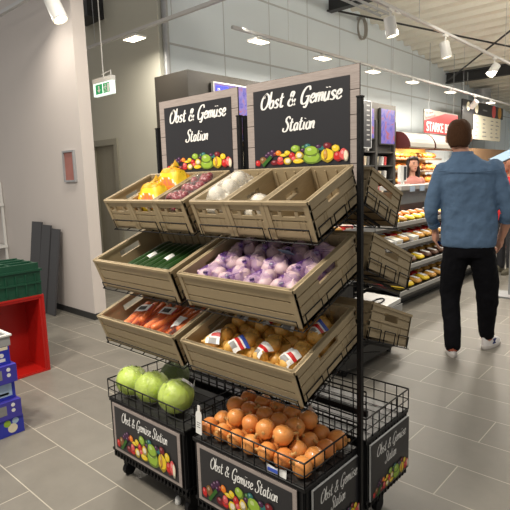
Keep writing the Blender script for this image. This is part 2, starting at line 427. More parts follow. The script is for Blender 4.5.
# cable tray under the roof
mb = MB()
for x in (-3.8, -3.62): mb.box(x-.008, x+.008, 5, 8.4, 4.75, 4.8)
for k in range(12): mb.box(-3.8, -3.62, 5+k*.3, 5.02+k*.3, 4.75, 4.76)
for y in (5.5, 8.1): mb.tube([(-3.71, y, 4.76), (-3.71, y, zr(y)-.03)], .006, 6)
tag(mb.build('cable_tray', M['steel']), 'grey steel cable tray hung below the corrugated roof', 'cable tray')
mb = MB(); mb.tube([(-4.45, 16.6, 2.6), (-4.45, 16.6, zr(16.6)-.05)], .26, 20)
for k in range(16): mb.tube([(-4.45+.265*math.cos(t*PI/8), 16.6+.265*math.sin(t*PI/8), 2.65+k*.1) for t in range(16)], .012, 5, closed=True)
tag(mb.build('ventilation_duct', M['steel'], smooth=50), 'round silver spiral ventilation duct on the far white wall', 'duct')
o = thing('cable_coil', 'looped pale cable hanging high on the white wall panel', 'cable', (-4.72, 9.15, 4.85))
mb = MB()
for k in range(5): mb.tube([((.02+.012*k)*1, .16*math.sin(t*PI/10)*(1+.06*k), .24*math.cos(t*PI/10)) for t in range(20)], .012, 5, closed=True)
mb.build('coil', M['hood'], o, 60); MB().box(-.08, .08, -.03, .03, .2, .27).build('bracket', M['steel'], o)
mb = MB(); mb.box(-6.6, -6.05, 3.0, 3.3, 4.2, 4.75); mb.tube([(-6.05, 3.1, 4.3), (-5.9, 3.0, 4.25), (-5.95, 3.05, 4.6), (-6.1, 3.1, 4.65)], .012, 6)
tag(mb.build('wall_mounted_box', M['beam']), 'dark cable box high on the wall above the exit sign', 'cable box')
mb = MB(); mb.tube([(-4.62, 3.4, 0), (-4.62, 3.4, 5.5)], .045, 10); tag(mb.build('wall_pipe', M['steel'], smooth=50), 'grey vertical pipe on the wall corner above the dark kiosk', 'pipe')

# picture, leaning boards
o = thing('framed_notice', 'small framed reddish notice on the left white wall', 'picture', (-3.82, 1.29, 1.745))
mb = MB(); 
for a in ((-.125, -.105, -.175, .175), (.105, .125, -.175, .175), (-.105, .105, .155, .175), (-.105, .105, -.175, -.155)): mb.box(a[0], a[1], -.03, 0, a[2], a[3])
mb.build('frame', M['steel'], o); MB().box(-.105, .105, -.012, 0, -.155, .155).build('print', mat('reddish print', srgb(165, 105, 95), .25, var=.25, scale=6), o)
for i, (x, w, h, dy, ang, lb) in enumerate([(-4.8, .26, 1.1, 0, .14, 'leftmost'), (-4.53, .22, 1.07, 0, .155, 'middle'), (-4.29, .19, 1.03, 0, .15, 'rightmost and narrowest')]):
    T = TR(x, 1.27-math.sin(ang)*h-.02+dy*.3, .002, rx=-ang, rz=0)
    o = tag(MB().box(0, w, -.02, 0, 0, h).build('laminate_board', M['boardg']), '%s of the three dark grey boards leaning on the left wall' % lb, 'board', 'dark boards leaning on the wall'); o.matrix_world = T
o = thing('wall_shelf_unit', 'white wall shelf with two boards at the left edge', 'shelf', (-6.2, 1.28, 0))
for z in (1.27, .69): MB().box(-.5, .47, -.34, 0, z, z+.035).build('shelf_board', M['lampw'], o)
for x in (-.45, .42): MB().box(x, x+.03, -.03, 0, 0, 1.6).build('upright', M['lampw'], o)

# exit sign
o = thing('exit_sign', 'lit green emergency exit sign hanging on a rod', 'exit sign', (-3.83, 1.8, 2.68))
mb = MB(); mb.box(-.2, .2, -.03, .03, .035, .09); mb.tube([(0, 0, .09), (0, 0, 2.0)], .007, 6); mb.tube([(-.03, 0, .13), (.16, 0, .15), (.16, 0, .09)], .006, 6); mb.build('housing', M['lampw'], o)
p = MB().box(-.2, .2, -.022, .022, -.11, .035).build('lit_panel', M['exitw'], o)
mb = MB(); mb.box(-.15, -.005, -.0235, -.022, -.09, .02); mb.box(.015, .15, -.0235, -.022, -.09, .02); mb.build('green_field', M['exitg'], p)
mb = MB(); y = -.0245
mb.prism([(-.09, .005), (-.065, .005), (-.065, -.04), (-.04, -.04), (-.0775, -.08), (-.115, -.04), (-.09, -.04)], y, -.0235)
mb.build('arrow', M['white'], p); mb = MB(); mb.prism([(.1, .01), (.14, .01), (.14, -.085), (.1, -.085)], y, -.0235); mb.build('doorway', M['white'], p); mb = MB(); mb.ell((.062, y, .002), (.01, .001, .01)); mb.prism([(.05, -.012), (.07, -.008), (.062, -.045), (.045, -.04)], y, -.0235)
mb.prism([(.055, -.04), (.064, -.04), (.08, -.06), (.075, -.085), (.067, -.085), (.069, -.062)], y, -.0235); mb.prism([(.045, -.04), (.055, -.043), (.045, -.065), (.024, -.07), (.026, -.077), (.05, -.073)], y, -.0235)
mb.prism([(.068, -.012), (.085, -.028), (.08, -.034), (.064, -.022)], y, -.0235); mb.prism([(.05, -.014), (.03, -.022), (.028, -.038), (.035, -.038), (.038, -.028), (.052, -.024)], y, -.0235)
mb.build('running_figure', M['white'], p)

# track lighting
def rail(name, a, b, label, hang):
    o = thing(name, label, 'light track')
    mb = MB(); a, b = V(a), V(b)
    if abs((b-a).x) > abs((b-a).y): mb.box(a.x, b.x, a.y-.022, a.y+.022, a.z-.02, a.z+.02)
    else: mb.box(a.x-.022, a.x+.022, a.y, b.y, a.z-.02, a.z+.02)
    mb.build('rail', M['track'], o)
    for t in hang:
        q = a+(b-a)*t; mb = MB(); mb.tube([(q.x, q.y, q.z+.02), (q.x, q.y, q.z+1.1)], .004, 5); mb.build('suspension_wire', M['steel'], o)
    return o
rail('light_track', (-3.42, 3.58, 3.58), (-3.42, 19, 3.58), 'long white light track nearest the white wall carrying flat lamps', (.08, .3, .55, .8))
rail('light_track', (-5.8, 2.72, 3.58), (-2.2, 2.72, 3.58), 'white light track crossing above the grey door', (.1, .6))
rail('light_track', (-1.69, 3.0, 3.68), (-1.69, 16, 3.68), 'white light track carrying the cylinder spotlights at upper right', (.2, .5, .8))
rail('light_track', (-6.5, 1.05, 3.52), (-3.2, 1.05, 3.52), 'white light track along the left wall at the upper left corner', (.3, .7))
def panel_lamp(loc, rz, label, lit=True):
    o = thing('hanging_lamp', label, 'lamp', loc, rz, 'flat track lamps')
    mb = MB(); mb.box(-.09, .09, -.15, .15, .0, .025); mb.box(-.02, .02, -.04, .04, .025, .075); mb.build('housing', M['lampw'], o)
    MB().box(-.08, .08, -.14, .14, -.006, 0).build('diffuser', M['glow'], o)
    return o
def area(loc, size, power, rot=(0, 0, 0), col=(1, .915, .79)):
    L = bpy.data.lights.new('lamp_light', 'AREA'); L.energy = power; L.size = size; L.color = col
    o = bpy.data.objects.new('lamp_light', L); COL.objects.link(o); o.location = loc; o.rotation_euler = rot; return o
ys = [(4.12, 'above the left sign, nearest lamp of the wall track'), (5.72, 'above the big sign, second of the wall track'), (7.4, 'right of the big sign, third of the wall track'), (9.1, 'above the bread counter, fourth of the wall track'), (11.2, 'over the red sign, fifth of the wall track'), (14.2, 'farthest lit lamp of the wall track at the right edge')]
for y, lb in ys:
    panel_lamp((-3.42, y, 3.48), 0, 'flat lit lamp '+lb); area((-3.42, y, 3.46), .3, 42 if y > 5 else 18)
panel_lamp((-4.45, 2.72, 3.48), PI/2, 'flat lit lamp on the track above the grey door'); area((-4.45, 2.72, 3.46), .3, 18)
def spot(loc, rot, label, lit=True):
    o = thing('spotlight', label, 'spotlight', loc, 0, 'cylinder track spotlights')
    E_ = Euler(rot).to_matrix().to_4x4()
    mb = MB(); mb.lathe([(.055, .1), (.075, .09), (.078, -.14), (.07, -.145), (.066, -.11), (.02, -.1)], 20, T=E_); mb.build('housing', M['lampw'], o, 40)
    mb = MB(); mb.lathe([(.066, -.125), (.0, -.124)], 18, T=E_); mb.build('lens', M['glow'] if lit else M['steel'], o)
    mb = MB(); mb.box(-.02, .02, -.07, .07, .17, .22); mb.tube([(0, 0, .18), (0, 0, .04)], .012, 8); mb.build('bracket', M['lampw'], o)
    return o
for y, rot, lb in [(4.75, (.1, -.15, 0), 'first and nearest white cylinder spotlight on the right hand track'), (6.55, (.1, -.2, 0), 'second white cylinder spotlight on the right hand track'), (8.9, (-.3, .5, 0), 'third white cylinder spotlight on the right hand track, tilted')]:
    spot((-1.69, y, 3.46), rot, lb)
spot((-3.43, 1.05, 3.3), (.15, -.4, 0), 'lit white spotlight in front of the left wall')
spot((-3.42, 12.9, 3.36), (.6, .7, .4), 'unlit spotlight turned sideways over the menu board', False)

# ------------------------------------------------------------------ bakery kiosk
o = thing('bakery_kiosk', 'long dark bronze kiosk with screens and shelves along the white wall', 'kiosk', (0, 0, 0))
MB().box(-4.75, -4.32, 3.25, 9.5, 0, 3.08).build('body', M['kiosk'], o)
MB().box(-4.32, -4.0, 3.25, 9.5, 2.72, 3.08).build('top_panel', M['kiosk'], o)
MB().box(-4.32, -4.0, 3.25, 3.95, 0, 2.72).build('end_panel', M['kiosk'], o)
for y in (4.55, 6.2, 7.6, 8.55, 9.4): MB().box(-4.32, -3.99, y, y+.1, 0, 2.72).build('upright', M['kioskf'], o)
MB().box(-4.32, -4.06, 8.65, 9.4, 2.0, 2.72).build('screen_back', M['kioskf'], o)
for z in (1.05, 1.4, 1.72, 2.02): MB().box(-4.32, -4.0, 3.95, 9.4, z, z+.03).build('shelf', M['kioskf'], o)
def screen(y0, y1, z0, z1, x, label, logo=False):
    o = thing('advertising_screen', label, 'screen', (x, y0, z0))
    h, w = z1-z0, y1-y0
    mb = MB(); mb.box(0, .05, 0, w, 0, h); mb.build('frame', M['lampw'] if logo else M['kioskf'], o)
    p = MB().box(.05, .053, .02, w-.02, .02, h-.02).build('display', M['screen'], o)
    if logo:
        MB().box(.053, .055, .05, .3, h-.24, h-.05).build('badge', mat('lit blue badge', srgb(50, 60, 230), .4, emit=.6), p)
        text_mesh('badge_text', 'Brot', .12, M['white'], p, Matrix.Translation((.056, .07, h-.17)) @ Euler((PI/2, 0, PI/2)).to_matrix().to_4x4(), width=.21)
    return o
screen(3.68, 4.5, 2.12, 2.96, -3.985, 'lit purple advertising screen with blue badge behind the left sign', True)
screen(8.68, 9.34, 2.2, 2.98, -3.985, 'narrow lit purple screen on the kiosk end beside the bread counter')
screen(7.98, 8.4, 2.3, 2.95, -3.985, 'lit purple screen strip half behind the black price board')
o = thing('price_board', 'black price board with white frame on the dark kiosk', 'sign', (-3.93, 7.25, 2.1))
MB().box(0, .02, 0, .98, 0, .97).build('panel', M['board'], o)
mb = MB()
for a in ((0, .02, 0, .97), (.96, .98, 0, .97), (0, .98, 0, .02), (0, .98, .95, .97)): mb.box(.0, .026, a[0], a[1], a[2], a[3])
mb.build('frame', M['steel'], o)
mb = MB()
for k in range(8):
    z = .86-k*.1; mb.box(.02, .022, .12, .12+rnd.uniform(.35, .6), z, z+.028); mb.box(.02, .022, .78, .9, z, z+.028)
mb.build('price_lines', M['p_grey'], o)
cups = [M['p_white'], M['p_pinkr'], M['p_cream'], M['p_grey']]
proto = None
for zi, z in enumerate((1.08, 1.43, 1.75, 2.05)):
    for k in range(13):
        y = 7.775+k*.13
        if 8.5 < y < 8.7 or y > 9.32 or zi == 3 and y > 8.6: continue
        m_ = cups[(k+zi) % 4]
        mb = MB(); mb.lathe([(.036, 0), (.05, .17), (.053, .17), (.053, .185), (.02, .2)], 12)
        c = mb.build('paper_cup', m_, smooth=40); c.location = (-4.12, y, z+.002)
        tag(c, 'small paper cup on the kiosk shelves right of the big sign', 'cup', 'paper cups on the kiosk shelves')
bt = [(M['p_cream'], 'cream'), (M['p_gold'], 'golden'), (M['p_white'], 'white')]
for zi, z in enumerate((1.43, 1.75, 2.05)):
    for k in range(3):
        mb = MB(); mb.lathe([(.05, 0), (.055, .02), (.055, .15), (.02, .2), (.02, .23), (.0, .235)], 12)
        c = mb.build('carton_bottle', bt[(k+zi) % 3][0], smooth=40); c.location = (-4.1, 4.12+k*.15, z+.002)
        tag(c, 'bottle on the kiosk shelf seen between the two signs', 'bottle', 'bottles seen between the signs')

# bread wall
o = thing('bread_display', 'lit bakery bread display wall with curved hoods', 'bread display', (0, 0, 0))
MB().box(-4.78, -4.7, 9.55, 12.75, 0, 2.5).build('back_wall', mat('warm tan display back', srgb(214, 170, 105), .6), o)
MB().box(-4.7, -3.75, 9.55, 12.75, 0, .78).build('base', M['cgrey'], o)
def hood(y0, y1, front):
    a = [(-4.7, 2.52), (-4.0, 2.52)]+[(-4.0+.3*math.sin(t*PI/2/6)*1.1, 2.52-.36*(1-math.cos(t*PI/2/6))) for t in range(1, 7)]
    inner = [(x-.03, z-.03) for x, z in reversed(a)]
    mb = MB(); pr = a+inner; n = len(pr)
    vs = [(x, y0, z) for x, z in pr]+[(x, y1, z) for x, z in pr]
    k = len(a)
    fs = [(i, (i+1) % n, (i+1) % n+n, i+n) for i in range(n)]
    mb.add(vs, fs); h_ = mb.build('hood', front, o)
    for y in (y0-.02, y1):
        mb = MB(); q = a+[(-3.9, 2.13), (-4.7, 2.2)]; n2 = len(q)
        mb.add([(x, y, z) for x, z in q]+[(x, y+.02, z) for x, z in q], [tuple(range(n2)), tuple(range(2*n2-1, n2-1, -1))]+[(i, (i+1) % n2, (i+1) % n2+n2, i+n2) for i in range(n2)])
        mb.build('hood_end', M['hoodr'], h_)
hood(9.6, 10.95, M['hood']); hood(11.05, 12.7, M['hood'])
SH = ((2.06, .52), (1.78, .66), (1.5, .8), (1.22, .94))
for z, d in SH:
    mb = MB(); mb.T = TR(-4.7, 0, z, ry=.3); mb.box(0, d, 9.6, 12.7, -.02, 0); mb.box(d-.015, d, 9.6, 12.7, 0, .03, 1); mb.build('bread_shelf', [M['brownw'], M['steel']], o)
loaf = []
for i, m_ in enumerate((M['bread'], M['bread2'], M['bread'])):
    mb = MB(); mb.ell((0, 0, (.062, .058, .06)[i]), ((.1, .09, .085)[i], (.17, .11, .1)[i], (.062, .058, .06)[i]), nu=12, nv=8)
    for t in (-.07, 0, .07): mb.box(-.05, .05, t-.006, t+.006, .112, .122)
    loaf.append(mb.build('bread_loaf', m_, smooth=60)); 
first = [True]*3
for z, d in SH:
    for row in range(1 if d < .6 else 2):
        for k in range(9):
            i = (k+int(z*10)+row) % 3; y = 9.8+k*.32+rnd.uniform(-.02, .02); u = d-.14-row*.24
            lb = 'dark crusted loaf on the lit bakery shelves' if i == 1 else ('long golden loaf on the lit bakery shelves' if i == 0 else 'round golden roll on the lit bakery shelves')
            T = TR(-4.7, 0, z, ry=.3) @ TR(u, y, .008, rz=rnd.uniform(-.2, .2))
            g = 'loaves on the bakery shelves, '+('dark' if i == 1 else 'long' if i == 0 else 'round')
            if first[i]: c = tag(loaf[i], lb, 'bread', g); c.matrix_world = T; first[i] = False
            else: c = dup(loaf[i], lb, T, group=g)
for y in (10.3, 11.9): area((-4.0, y, 2.3), .4, 50, (0, .1, 0), (1, .72, .38))
# hanging red sign
o = thing('shop_sign', 'large red and white sign with white capitals above the bread', 'sign', (-3.98, 11.0, 2.56))
MB().box(-.03, 0, 0, 2.2, 0, .58).build('board', M['hood'], o)
mb = MB(); mb.T = Euler((0, 0, PI/2)).to_matrix().to_4x4(); mb.prism([(0, .0), (2.2, 0), (2.2, .56), (1.3, .54), (0, .3)], -.006, 0); mb.build('red_field', M['signred'], o)
Ty = Euler((PI/2, 0, PI/2)).to_matrix().to_4x4()
text_mesh('headline', 'STARKE BROT', .34, M['white'], o, Matrix.Translation((.008, .12, .04)) @ Ty, extrude=.004, width=1.95)
text_mesh('small_line', 'Wir lieben', .12, M['p_pinkr'], o, Matrix.Translation((.003, .08, .44)) @ Ty @ Euler((0, 0, .16)).to_matrix().to_4x4(), width=.45)
text_mesh('small_line', 'Backwaren mit', .12, M['p_pinkr'], o, Matrix.Translation((.003, .06, .33)) @ Ty @ Euler((0, 0, .16)).to_matrix().to_4x4(), width=.62)
mb = MB()
for y in (.3, 1.9): mb.tube([(-.015, y, .58), (-.015, y, 2.2)], .008, 5)
mb.build('hanger', M['steel'], o)
# menu board
o = thing('menu_board', 'hanging menu board with black header and cream price list', 'sign', (-3.98, 13.55, 2.2))
MB().box(-.03, 0, .9, 3.5, .32, 1.05).build('price_sheet', M['cream'], o)
MB().box(-.04, .004, 0, 3.7, 1.05, 1.42).build('header', M['board'], o)
MB().box(-.04, .004, 0, .9, .6, 1.05).build('header', M['kioskf'], o)
for c, r_, k in ((.45, .13, 0), (1.15, .15, 0), (2.75, .2, 1), (3.35, .19, 2)):
    mb = MB(); mb.T = Ty; mb.add([(c, 1.24, .006)]+[(c+r_*math.cos(t*PI/9), 1.24+r_*math.sin(t*PI/9), .006) for t in range(18)], [(0, 1+t, 1+(t+1) % 18) for t in range(18)], 0); mb.build('round_photo', [M['p_cream'], M['p_pinkr'], M['p_gold']][k], o)
mb = MB(); mb.T = Ty
for cx in (1.05, 1.75, 2.5, 3.0):
    for k in range(5):
        w = rnd.uniform(.15, .35); z = .92-k*.125; mb.box(cx, cx+w, z, z+.03, .0, .003)
mb.box(1.7, 2.1, 1.2, 1.24, .004, .008)
mb.build('price_lines', M['p_grey'], o)
mb = MB()
for y in (.4, 3.2): mb.tube([(-.02, y, 1.42), (-.02, y, 2.2)], .008, 5)
mb.build('hanger', M['steel'], o)
tag(MB().box(-4.5, -4.0, 14.6, 18.5, 0, 2.25).build('slatted_partition', M['brownw']), 'brown wood slatted partition under the menu board', 'partition')

# counter in front of the bakery
o = thing('service_counter', 'white topped bakery counter with grey front', 'counter', (0, 0, 0))
MB().box(-2.08, -1.75, 5.2, 9.2, 1.31, 1.37).build('worktop', M['counter'], o)
MB().box(-2.04, -1.85, 5.25, 9.15, 0, 1.31).build('front_panel', M['cgrey'], o)
MB().box(-1.85, -1.685, 5.25, 9.1, .98, 1.0).build('ledge', M['counter'], o)
mb = MB(); mb.box(-1.752, -1.745, 5.25, 9.1, 1.31, 1.37)
mb.build('price_strip', M['rail'], o)
for k in range(6):
    c = tag(MB().box(-1.744, -1.738, 0, .16, 1.28, 1.36).build('price_label', M['p_sky']), 'pale blue price label on the edge of the white counter', 'label', 'price labels on the counter edge'); c.location = (0, 5.5+k*.34, 0)
o = thing('cash_display', 'white till display with black screen on the counter', 'till display', (-1.92, 5.62, 1.371))
MB().box(-.08, .08, -.07, .07, 0, .02).build('foot', M['lampw'], o); MB().box(-.02, .02, -.02, .02, .02, .08).build('stand', M['lampw'], o)
MB().box(-.03, .02, -.1, .1, .06, .3).build('casing', M['lampw'], o); MB().box(.02, .023, -.0, .08, .08, .28).build('display', M['board'], o)
for k, (y, m_) in enumerate(((5.35, 'p_teal'), (5.6, 'p_white'), (5.85, 'p_sky'), (6.1, 'p_grey'))):
    c = tag(MB().box(-.07, .07, -.1, .1, 0, .02).build('leaflet_stack', M[m_]), '%s stack of leaflets on the counter ledge' % ('teal', 'white', 'light blue', 'grey')[k], 'leaflets', 'leaflet stacks on the counter ledge'); c.matrix_world = TR(-1.75, y, 1.0, rz=.3-.2*k)
o = thing('info_screen', 'pale blue tilted screen on a post behind the man', 'screen', (-.19, 5.05, 0))
mb = MB(); mb.tube([(0, 0, .02), (0, 0, 1.72)], .025, 8); mb.box(-.18, .18, -.18, .18, 0, .02); mb.build('post', M['steel'], o)
mb = MB(); T = TR(0, 0, 1.78, rx=.3, rz=.7, ry=-.42); mb.box(-.3, .22, -.12, .12, -.012, .0, 0, T); mb.box(-.285, .205, -.105, .105, 0, .002, 1, T); mb.build('tilted_panel', [M['boardg'], M['paleblue']], o)
# ------------------------------------------------------------------ black promo shelving with packets
TIERS = [(.2, -.95, .5, 'lowest'), (.46, -1.02, .5, 'second lowest'), (.7, -1.12, .46, 'second highest'), (.93, -1.26, .36, 'topmost')]
o = thing('promo_shelving', 'long black sloped shelving with white price rails beside the man', 'shelving', (0, 0, 0))
MB().box(-1.62, -1.1, 3.62, 8.2, 0, .1).build('plinth', M['shelfm'], o)
MB().box(-1.67, -1.63, 3.62, 8.2, .1, 1.12).build('back_panel', M['shelfm'], o)
for zt, xf, d, nm in TIERS:
    mb = MB(); mb.T = TR(xf, 0, zt, ry=.2); mb.box(-d, 0, 3.6, 8.2, -.025, 0); mb.box(-.015, .006, 3.6, 8.2, -.07, -.02); mb.build('shelf', M['shelfm'], o)
    mb = MB(); mb.T = TR(xf, 0, zt, ry=.2); mb.box(.0, .012, 3.6, 8.2, -.03, .022); mb.build('price_rail', M['rail'], o)
for y in (3.6, 5.9, 8.16): MB().box(-1.64, -1.56, y, y+.04, 0, 1.12).build('side_post', M['shelfm'], o)
PK = []
def pouch(m_, w, d, h):
    mb = MB()
    def fn(q):
        e = abs(q.x)**2.5+abs(q.y)**2.5
        return V((math.copysign(abs(q.x)**.5, q.x), math.copysign(abs(q.y)**.5, q.y), q.z*max(.25, 1-e*.5)))
    mb.ell((0, 0, h/2), (w/2, d/2, h/2), nu=12, nv=8, fn=fn)
    r = mb.build('snack_pouch', m_, smooth=70)
    MB().box(-w*.3, w*.3, -d*.25, d*.2, h*.96, h*1.0+.002).build('print', M['p_white'], r)
    return r
def carton(m_, w, d, h):
    r = MB().box(-w/2, w/2, -d/2, d/2, 0, h).build('food_carton', m_)
    mb = MB(); mb.box(-w*.35, w*.2, -d*.4, d*.3, h, h+.001); mb.box(w/2, w/2+.001, -d*.35, d*.3, h*.2, h*.7); mb.build('print', M['p_cream'], r)
    return r
for nm, c, k in (('yellow', 'yellow', 0), ('golden', 'gold', 0), ('brown', 'choco', 0), ('white', 'white', 1), ('red', 'red', 1), ('blue', 'blue', 1), ('cream', 'cream', 0), ('orange', 'orange', 0)):
    PK.append((nm, (pouch if k == 0 else carton)(M['p_'+c], .17, .15, .07 if k == 0 else .06), 'pouch' if k == 0 else 'carton'))
used = set()
PALS = {0: (0, 2, 1, 4, 3, 1), 1: (2, 0, 5, 1, 2, 7), 2: (2, 1, 3, 2, 4, 1), 3: (3, 2, 0, 1, 2, 7)}
for ti, (zt, xf, d, nm) in enumerate(TIERS):
    pal = PALS[ti]
    for row in range(2):
        for k in range(20):
            y = 3.74+k*.222
            i = pal[((k//2)*5+row*3+ti+(k//3)) % len(pal)]; cn, po, kind = PK[i]
            T = TR(xf, 0, zt, ry=.2) @ TR(-.11-row*.19 if ti < 3 else -.088-row*.172, y, .002, rz=rnd.uniform(-.12, .12), s=1 if ti < 3 else .84)
            lb = '%s %s on the %s tier of the black shelving' % (cn, kind, nm); g = '%s %ss, %s tier' % (cn, kind, nm)
            if i not in used: used.add(i); tag(po, lb, kind, g); po.matrix_world = T
            else: dup(po, lb, T, group=g)
# low promo table behind the stand
o = thing('promo_table', 'low black wheeled promo table behind the produce stand', 'promo table', (-.62, 1.95, 0))
mb = MB(); mb.box(-.3, .27, -.45, .45, .07, .2); mb.build('base', M['shelfm'], o)
for x in (-.22, .2):
    for y in (-.36, .36):
        mb = MB(); mb.T = TR(x, y, .036); mb.tube([(-.014, 0, 0), (.014, 0, 0)], .036, 14); mb.build('wheel', M['blackp'], o, 40)
mb = MB(); mb.box(-.28, -.24, -.4, .4, .2, 1.18); mb.build('back_panel', M['shelfm'], o)
for z, d in ((.4, .27), (.72, .1), (1.08, 0)):
    MB().box(-.3, d, -.45, .45, z-.02, z).build('shelf', M['shelfm'], o)
    MB().box(d, d+.012, -.45, .45, z-.035, z+.025).build('price_rail', M['rail'], o)
o = thing('folding_tray', 'white plastic tray with black oval handle on the low promo table', 'tray', T=TR(-.5, 2.16, .425, rz=.1, ry=.06))
mb = MB(); mb.box(-.16, .16, -.25, .25, .012, .052); mb.build('body', M['counter'], o)
mb = MB(); mb.tube([(.1*math.cos(t*PI/10)*.35+.05, .11*math.sin(t*PI/10), .056) for t in range(20)], .008, 6, closed=True); mb.build('handle', M['blackp'], o, 60)
q = 0
for z, xs in ((.72, (-.6, -.78)), (1.08, (-.7, -.82))):
    for k in range(6):
        for x in xs[:1]:
            i = (4, 0, 3, 4, 1, 3)[(k+q) % 6]; q += 1
            cn, po, kind = PK[i]
            dup(po, '%s %s on the %s shelf of the low promo table' % (cn, kind, 'middle' if z < 1 else 'top'), TR(x, 1.59+k*.14, z, rz=rnd.uniform(-.2, .2), s=.8), group='%s %ss, promo table %s' % (cn, kind, 'middle' if z < 1 else 'top'))

for i, (cn, po, kind) in enumerate(PK):      # drop the kinds that were not laid out
    if 'label' not in po:
        for ch in list(po.children): bpy.data.objects.remove(ch)
        bpy.data.objects.remove(po)

# ------------------------------------------------------------------ left side: red tray, green crates, blue cartons
o = thing('red_tray', 'bright red plastic tray standing on its side at the left', 'tray', (-2.45, .19, 0))
mb = MB(); t = .02
mb.box(-.3, -.285, -.62, 0, .0, .64)
MBs = [('back_panel', (-.3, -.285, -.62, 0, 0, .64)), ('side_panel', (-.285, 0, -t, 0, 0, .64)), ('side_panel', (-.285, 0, -.62, -.62+t, 0, .64)), ('side_panel', (-.285, 0, -.6, -t, .0, t)), ('side_panel', (-.285, 0, -.6, -t, .64-t, .64))]
for nm, b in MBs: MB().box(*b).build(nm, M['redp'], o)
mb = MB(); mb.box(-.02, .006, .0, .02, -.0, .655); mb.box(-.02, .006, -.64, -.62, 0, .655); mb.box(-.02, .006, -.62, 0, .64, .655); mb.box(-.02, .006, -.62, 0, .0, .012)
for z in (.12, .32, .52): mb.box(-.26, -.02, 0, .01, z, z+.02)
mb.build('rim', M['redp'], o)
o = thing('folding_crate', 'dark green ribbed crate on top of the red tray', 'crate', (-2.45, .2, .655))
mb = MB(); mb.box(-.42, 0, -.62, 0, 0, .015)
for b in ((-.42, 0, -.02, 0), (-.42, 0, -.62, -.6), (-.02, 0, -.6, -.02), (-.42, -.4, -.6, -.02)): mb.box(*b, .015, .2)
for k in range(8):
    y = -.04-k*.078; mb.box(0, .008, y-.012, y, .02, .18)
mb.box(0, .01, -.62, 0, .1, .115)
mb.build('body', M['greenp'], o)
mb = MB()
for b in ((-.43, .012, -.02, .012), (-.43, .012, -.632, -.6), (-.02, .012, -.6, -.02), (-.43, -.4, -.6, -.02)): mb.box(*b, .2, .218)
mb.build('rim', M['greenp'], o)
o = thing('folded_crate', 'dark green folded crate with grid base lying on the green crate', 'crate', (-2.45, .19, .873))
mb = MB(); mb.box(-.42, 0, -.62, 0, 0, .02); mb.build('base', M['greenp'], o)
mb = MB()
for k in range(4): y = -.62+k*.2; mb.box(-.4, -.02, y, y+.02, .02, .045)
for k in range(4): x = -.42+k*.132; mb.box(x, x+.024, -.62, 0, .02, .05)
mb.build('grid', M['greenp'], o)
mb = MB()
for k in range(3):
    for j in range(3): mb.box(-.37+k*.132, -.31+k*.132, -.57+j*.2, -.45+j*.2, .02, .024)
mb.build('inlay', M['p_teal'], o)
fl = [((0, 0), 'blueb', 'bottom blue carton of the stack with round green and cream badges', 0), ((.01, -.008), 'violetb', 'violet blue carton second from the bottom of the stack', 1), ((-.03, -.02), 'blueb', 'blue carton with a pale panel in the middle of the stack', 2), ((.0, -.01), 'violetb', 'violet blue carton second from the top of the stack', 1), ((-.03, -.03), 'blueb', 'top blue carton of the stack with cream upper edge', 3)]
for k, ((dx, dy), m_, lb, st) in enumerate(fl):
    o = tag(MB().box(-.3, 0, -.46, 0, 0, .112).build('chocolate_carton', M[m_]), lb, 'carton'); o.location = (-1.54+dx, -.41+dy, k*.113)
    mats = ['p_cream', 'p_lime', 'p_sky', 'p_white', 'p_gold', 'p_grey']; mb = MB(); x = .001
    def rect(y0, y1, z0, z1, m): mb.box(-.001, x, y0, y1, z0, z1, m)
    def disc(y, z, r, m): mb.lathe([(r, 0), (r*.98, .0015)], 16, m=m, T=TR(0, y, z, ry=PI/2))
    if st == 0: disc(-.07, .045, .03, 0); disc(-.1, .082, .022, 1); disc(-.05, .088, .02, 2); rect(-.26, -.16, .06, .085, 5); disc(-.2, .03, .016, 3); disc(-.3, .05, .03, 0)
    if st == 1: rect(-.19, -.09, .03, .09, 5); disc(-.05, .05, .012, 3); disc(-.05, .085, .012, 3); disc(-.23, .04, .018, 3); disc(-.24, .085, .012, 2); rect(-.4, -.28, .03, .05, 3)
    if st == 2: rect(-.12, -.02, .02, .1, 2); rect(-.1, -.04, .03, .045, 3); rect(-.3, -.16, .05, .08, 2); rect(-.42, -.34, .03, .09, 0)
    if st == 3: rect(-.44, -.01, .092, .112, 0); disc(-.05, .06, .014, 3); rect(-.2, -.09, .02, .08, 2); rect(-.1, -.03, .02, .04, 3); rect(-.4, -.25, .03, .08, 5)
    mb.box(-.25, -.05, -.4, -.06, .112, .1125, 0 if st == 3 else 2)
    mb.build('printing', [M[q] for q in mats], o)
o = thing('grey_tray', 'shallow grey tray lying on the blue cartons', 'tray', (-1.57, -.43, .567))
mb = MB(); mb.box(-.16, 0, -.4, 0, .0, .012)
for b in ((-.16, 0, -.012, 0), (-.16, 0, -.4, -.388), (-.012, 0, -.388, -.012), (-.16, -.148, -.388, -.012)): mb.box(*b, .012, .06)
mb.build('body', M['greyc'], o)
mb = MB()
for b in ((-.17, .01, -.012, .01), (-.17, .01, -.41, -.388), (-.012, .01, -.388, -.012), (-.17, -.148, -.388, -.012)): mb.box(*b, .06, .07)
mb.build('rim', M['lampw'], o)

